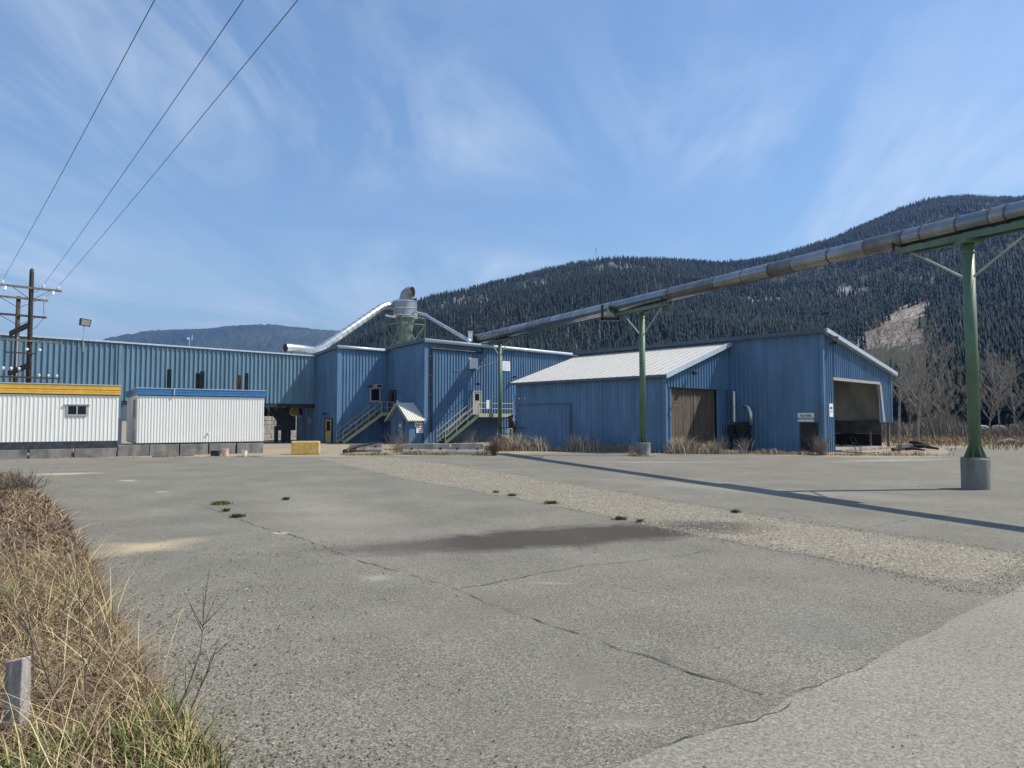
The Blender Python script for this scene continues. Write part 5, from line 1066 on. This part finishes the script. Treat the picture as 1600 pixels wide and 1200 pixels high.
def gfun(t): return .55*t**1.25+.45*np.sin(np.clip(t, 0, 1)*np.pi/2)**1.6
tt = np.linspace(.02, 1, 200)
def rnoise(x, y, s, seed):
    q = np.random.default_rng(seed); v = 0; a_ = 1
    for k in range(6):
        a = q.uniform(0, 6.28); b = q.uniform(0, 6.28); f = s*(1.9**k); v = v+a_*np.sin((x*np.cos(a)+y*np.sin(a))*f+q.uniform(0, 6)+1.3*np.sin((x*np.cos(b)+y*np.sin(b))*f*.7)); a_ *= .58
    return v/2
def mount(az, rr_):
    R1 = crest_r(az); t = np.clip((rr_-R0)/(R1-R0), 0, 1.35); ang = np.interp(az, *NEAR)
    m = np.max(gfun(tt)[None, :]*R1.ravel()[:, None]/(R0+(R1.ravel()[:, None]-R0)*tt[None, :]), 1).reshape(R1.shape)
    hc = np.maximum(0, ang)*R1/m; h = np.where(t <= 1, gfun(np.minimum(t, 1)), 1-1.1*(t-1)**1.3*1.0)*hc
    x, y = np.sin(az)*rr_, np.cos(az)*rr_; e = np.clip(t*4, 0, 1)*np.clip((1-t)*5, 0, 1)
    return h+rnoise(x, y, .006, 4)*14*e*np.clip(hc/300, .2, 1.2)-1.5
def topix(az, rr_, z):
    x, y = np.sin(az)*rr_, np.cos(az)*rr_; d = y*math.cos(TH)+(z-H)*math.sin(TH); v = -(y)*math.sin(TH)+(z-H)*math.cos(TH); return 800+x/d*F_PX, 600-v/d*F_PX
# cleared and rocky places on the hillside, fixed in azimuth and elevation
CLEAR = [(1318, 541), (1345, 524), (1375, 508), (1392, 488), (1410, 478), (1440, 470), (1458, 468), (1450, 484), (1428, 498), (1432, 512), (1452, 524), (1440, 536), (1400, 541)]
def inclear(px, py):
    jx = 5*np.sin(py*.9+px*.31)+4*np.sin(px*.7-py*.2); jy = 3*np.sin(px*.8)+2.5*np.sin(px*.23+py*.6)
    return inside(np.stack([(px+jx).ravel(), (py+jy).ravel()], 1), CLEAR).reshape(px.shape)
def rocky(px, py):
    v = np.zeros(px.shape)
    for (cx, cy, rx, ry) in ((730, 470, 60, 16), (835, 443, 30, 10), (965, 414, 55, 12), (1075, 463, 28, 10), (1000, 500, 40, 6), (1440, 437, 34, 16), (1330, 455, 40, 10), (1470, 450, 30, 12), (690, 480, 30, 8), (1480, 370, 50, 6), (1180, 470, 60, 8), (1545, 330, 40, 5)):
        v = np.maximum(v, 1-((px-cx)/rx)**2-((py-cy)/ry)**2)
    return v
na, nr = 620, 320
az = np.linspace(AZ0, AZ1, na); tr_ = np.linspace(0, 1.3, nr)
A_, T_ = np.meshgrid(az, tr_, indexing='ij'); RR = R0+(crest_r(A_)-R0)*T_; ZZ = mount(A_, RR); ZZ[:, 0] = -3
X, Y = np.sin(A_)*RR, np.cos(A_)*RR
PX, PY = topix(A_, RR, ZZ); cl = inclear(PX, PY); rk = rocky(PX, PY)
nn = rnoise(X, Y, .03, 8)[..., None]*.5+.5
q0 = np.random.default_rng(2).uniform(.6, 1.4, X.shape)[..., None]; col = np.array((.035, .04, .025))*(1-.3*nn)+np.array((.03, .022, .015))*nn
col = np.where((rk > 0)[..., None], col*(1-.7*np.clip(rk, 0, 1)[..., None])+np.array((.30, .295, .29))*(.75*np.clip(rk, 0, 1)[..., None])*(.3+.9*nn), col)
col = np.where(cl[..., None], np.array((.25, .21, .175))*(.5+.8*nn)*q0, col)
idx = np.arange(na*nr).reshape(na, nr); a, b, c_, d = idx[:-1, :-1].ravel(), idx[1:, :-1].ravel(), idx[1:, 1:].ravel(), idx[:-1, 1:].ravel()
mesh_tri('mountain', np.stack([X, Y, ZZ], -1).reshape(-1, 3), np.concatenate([np.stack([a, b, c_], 1), np.stack([a, c_, d], 1)]), col.reshape(-1, 3), M['hillside'], None, 'structure')
# the conifer forest that covers it
def conifers(az, rr_, z, h, wd, cols, tiers, sides, seed):
    q = np.random.default_rng(seed); n = len(az); x, y = np.sin(az)*rr_, np.cos(az)*rr_; Vl = []; Fl = []; k = 0
    for ti in range(tiers):
        f0 = .06+.86*ti/tiers; f1 = min(1, f0+(1.25/tiers if ti < tiers-1 else 1)); rad = wd/2*(1-f0)**.85
        V = np.zeros((n, sides+1, 3)); ph = q.uniform(0, 6.28, n)
        for s_ in range(sides):
            rs = rad*q.uniform(.62, 1.2, n); V[:, s_, 0] = x+np.cos(ph+s_*2*np.pi/sides)*rs; V[:, s_, 1] = y+np.sin(ph+s_*2*np.pi/sides)*rs; V[:, s_, 2] = z+h*(f0-q.uniform(0, .06, n))
        V[:, sides, 0] = x+q.normal(0, .1, n); V[:, sides, 1] = y; V[:, sides, 2] = z+h*f1
        F0 = np.array([[s_, (s_+1) % sides, sides] for s_ in range(sides)]); Vl.append(V); Fl.append(F0+k); k += sides+1
    V = np.concatenate(Vl, 1); F = np.concatenate(Fl, 0)
    return V.reshape(-1, 3), ((np.arange(n)*k)[:, None, None]+F[None]).reshape(-1, 3), np.repeat(cols, k, 0)
q = np.random.default_rng(12)
def forest_pts(n, ra, rb, a0, a1):
    az = q.uniform(a0, a1, n); rr_ = np.sqrt(q.uniform(ra**2, rb**2, n)); R1 = crest_r(az); ok = rr_ < R1*1.06; az, rr_ = az[ok], rr_[ok]; z = mount(az, rr_); z = np.where(rr_ < R0+5, 0, z)
    px, py = topix(az, rr_, z); rk = rocky(px, py)+.4*rnoise(np.sin(az)*rr_, np.cos(az)*rr_, .035, 61)-.1; bad = inclear(px, py) & (q.uniform(0, 1, len(az)) < .97)
    for dz_ in (5, 10, 15, 20): p2_ = topix(az, rr_, z+dz_); bad |= inclear(*p2_) & (q.uniform(0, 1, len(az)) < .93)
    ok = ~bad & ((rk < 0) | (q.uniform(0, 1, len(az)) > .34+.42*np.clip(rk, 0, 1))); return az[ok], rr_[ok], z[ok]
GRN = [(.013, .024, .020), (.010, .019, .018), (.023, .034, .025), (.036, .035, .030)]
def grn(n): 
    return palette(n, GRN, [4, 4, 2, .5], q, .35)
for (n, ra, rb, ti, sd, hh_) in ((12000, 150, 420, 6, 6, (6, 18)), (36000, 420, 900, 3, 5, (6, 18)), (135000, 900, 2750, 2, 4, (6, 17))):
    a_, r_, z_ = forest_pts(n, ra, rb, AZ0, AZ1)
    keep = np.ones(len(a_), bool)
    if ra == 150: keep = (r_ > 185) | (a_ > R(26))
    a_, r_, z_ = a_[keep], r_[keep], z_[keep]; m_ = len(a_); h = (hh_[0]+(hh_[1]-hh_[0])*q.beta(2.2, 1.6, m_))*(.92+.16*rnoise(r_*np.sin(a_), r_*np.cos(a_), .02, 3)); big = 1 if ra < 900 else 1.12
    dec = (q.uniform(0, 1, m_) < np.clip(rnoise(r_*np.sin(a_), r_*np.cos(a_), .009, 31)-.55, 0, .5)); cc_ = grn(m_)*(1+.35*np.clip(rnoise(r_*np.sin(a_), r_*np.cos(a_), .012, 77), -1, 1.3))[:, None]; br = q.uniform(0, 1, m_) < .012; cc_[br] = (.09, .07, .055); cc_[dec] = np.array((.085, .08, .07))*q.uniform(.7, 1.2, (dec.sum(), 1)); h[dec] *= .7
    addv(conifers(a_, r_, z_-.5, h, h*q.uniform(.26, .36, m_)*big, cc_, ti, sd, 15+ti))
flush('hillside_forest', M['conifer'], 'dark conifer forest covering the mountainside', 'forest')
# mast on the ridge
a_ = math.atan((933-800)/F_PX); rr0 = 1440.; z0 = float(mount(np.array([a_]), np.array([rr0]))[0]); p = Vector((math.sin(a_)*rr0, math.cos(a_)*rr0, z0)); s = MB()
for k in range(3): an = k*2.09; s.tube([p+Vector((math.cos(an)*1.6, math.sin(an)*1.6, 0)), p+Vector((math.cos(an)*.5, math.sin(an)*.5, 36))], .3, 4)
for k in range(9): z = 3+k*3.8; s.box(p.x-1.1, p.y-.3, p.z+z, p.x+1.1, p.y+.3, p.z+z+.35)
s.box(p.x-1.5, p.y-.6, p.z+30, p.x+1.6, p.y+.6, p.z+35); tag(s.build('ridge_mast', M['galv'], None, p), 'tiny lattice radio mast on the mountain ridge', 'mast')
# far hill at left
FAR = prof(((-900, 560), (-300, 548), (60, 556), (130, 545), (190, 531), (230, 524), (300, 519), (370, 514), (420, 512), (480, 518), (520, 521), (600, 529), (720, 540), (900, 560), (1100, 600)))
az = np.linspace(R(-52), R(16), 460); tr_ = np.linspace(0, 1.2, 60); A_, T_ = np.meshgrid(az, tr_, indexing='ij'); RR = 2900+3300*T_; ang = np.interp(A_, *FAR)
ZZ = ang*6200*np.where(T_ <= 1, np.sin(np.minimum(T_, 1)*np.pi/2)**1.4, 1-(T_-1)*2)+rnoise(np.sin(A_)*RR, np.cos(A_)*RR, .0016, 17)*30*np.clip((1-T_)*4, 0, 1)*np.clip(T_*3, 0, 1)-4
X, Y = np.sin(A_)*RR, np.cos(A_)*RR; ZZ = ZZ+q.uniform(-6, 9, ZZ.shape)*np.clip(T_*2, 0, 1); nn = (rnoise(X, Y, .0035, 6)*.5+.5)[..., None]; n3 = q.uniform(.7, 1.3, ZZ.shape)[..., None]
col = (np.array((.03, .045, .03))*(1-nn*.7)+np.array((.06, .065, .038))*np.clip(nn, 0, 1))*n3
idx = np.arange(460*60).reshape(460, 60); a, b, c_, d = idx[:-1, :-1].ravel(), idx[1:, :-1].ravel(), idx[1:, 1:].ravel(), idx[:-1, 1:].ravel()
mesh_tri('far_hill', np.stack([X, Y, ZZ], -1).reshape(-1, 3), np.concatenate([np.stack([a, b, c_], 1), np.stack([a, c_, d], 1)]), col.reshape(-1, 3), M['hillside'], None, 'structure')
# ------------------------------------------------------------------ haze
s = MB(); s.box(-7400, -600, -5.5, 7400, 7900, 930); hz = s.build('haze', None); hz['kind'] = 'stuff'
m = bpy.data.materials.new('haze_air'); m.use_nodes = True; t = m.node_tree; t.nodes.clear(); o_ = N(t, 'ShaderNodeOutputMaterial'); v = N(t, 'ShaderNodeVolumePrincipled', inp={'Density': .00011, 'Color': (.13, .28, .68, 1), 'Anisotropy': .1}); t.links.new(v.outputs[0], o_.inputs['Volume']); hz.data.materials.append(m)
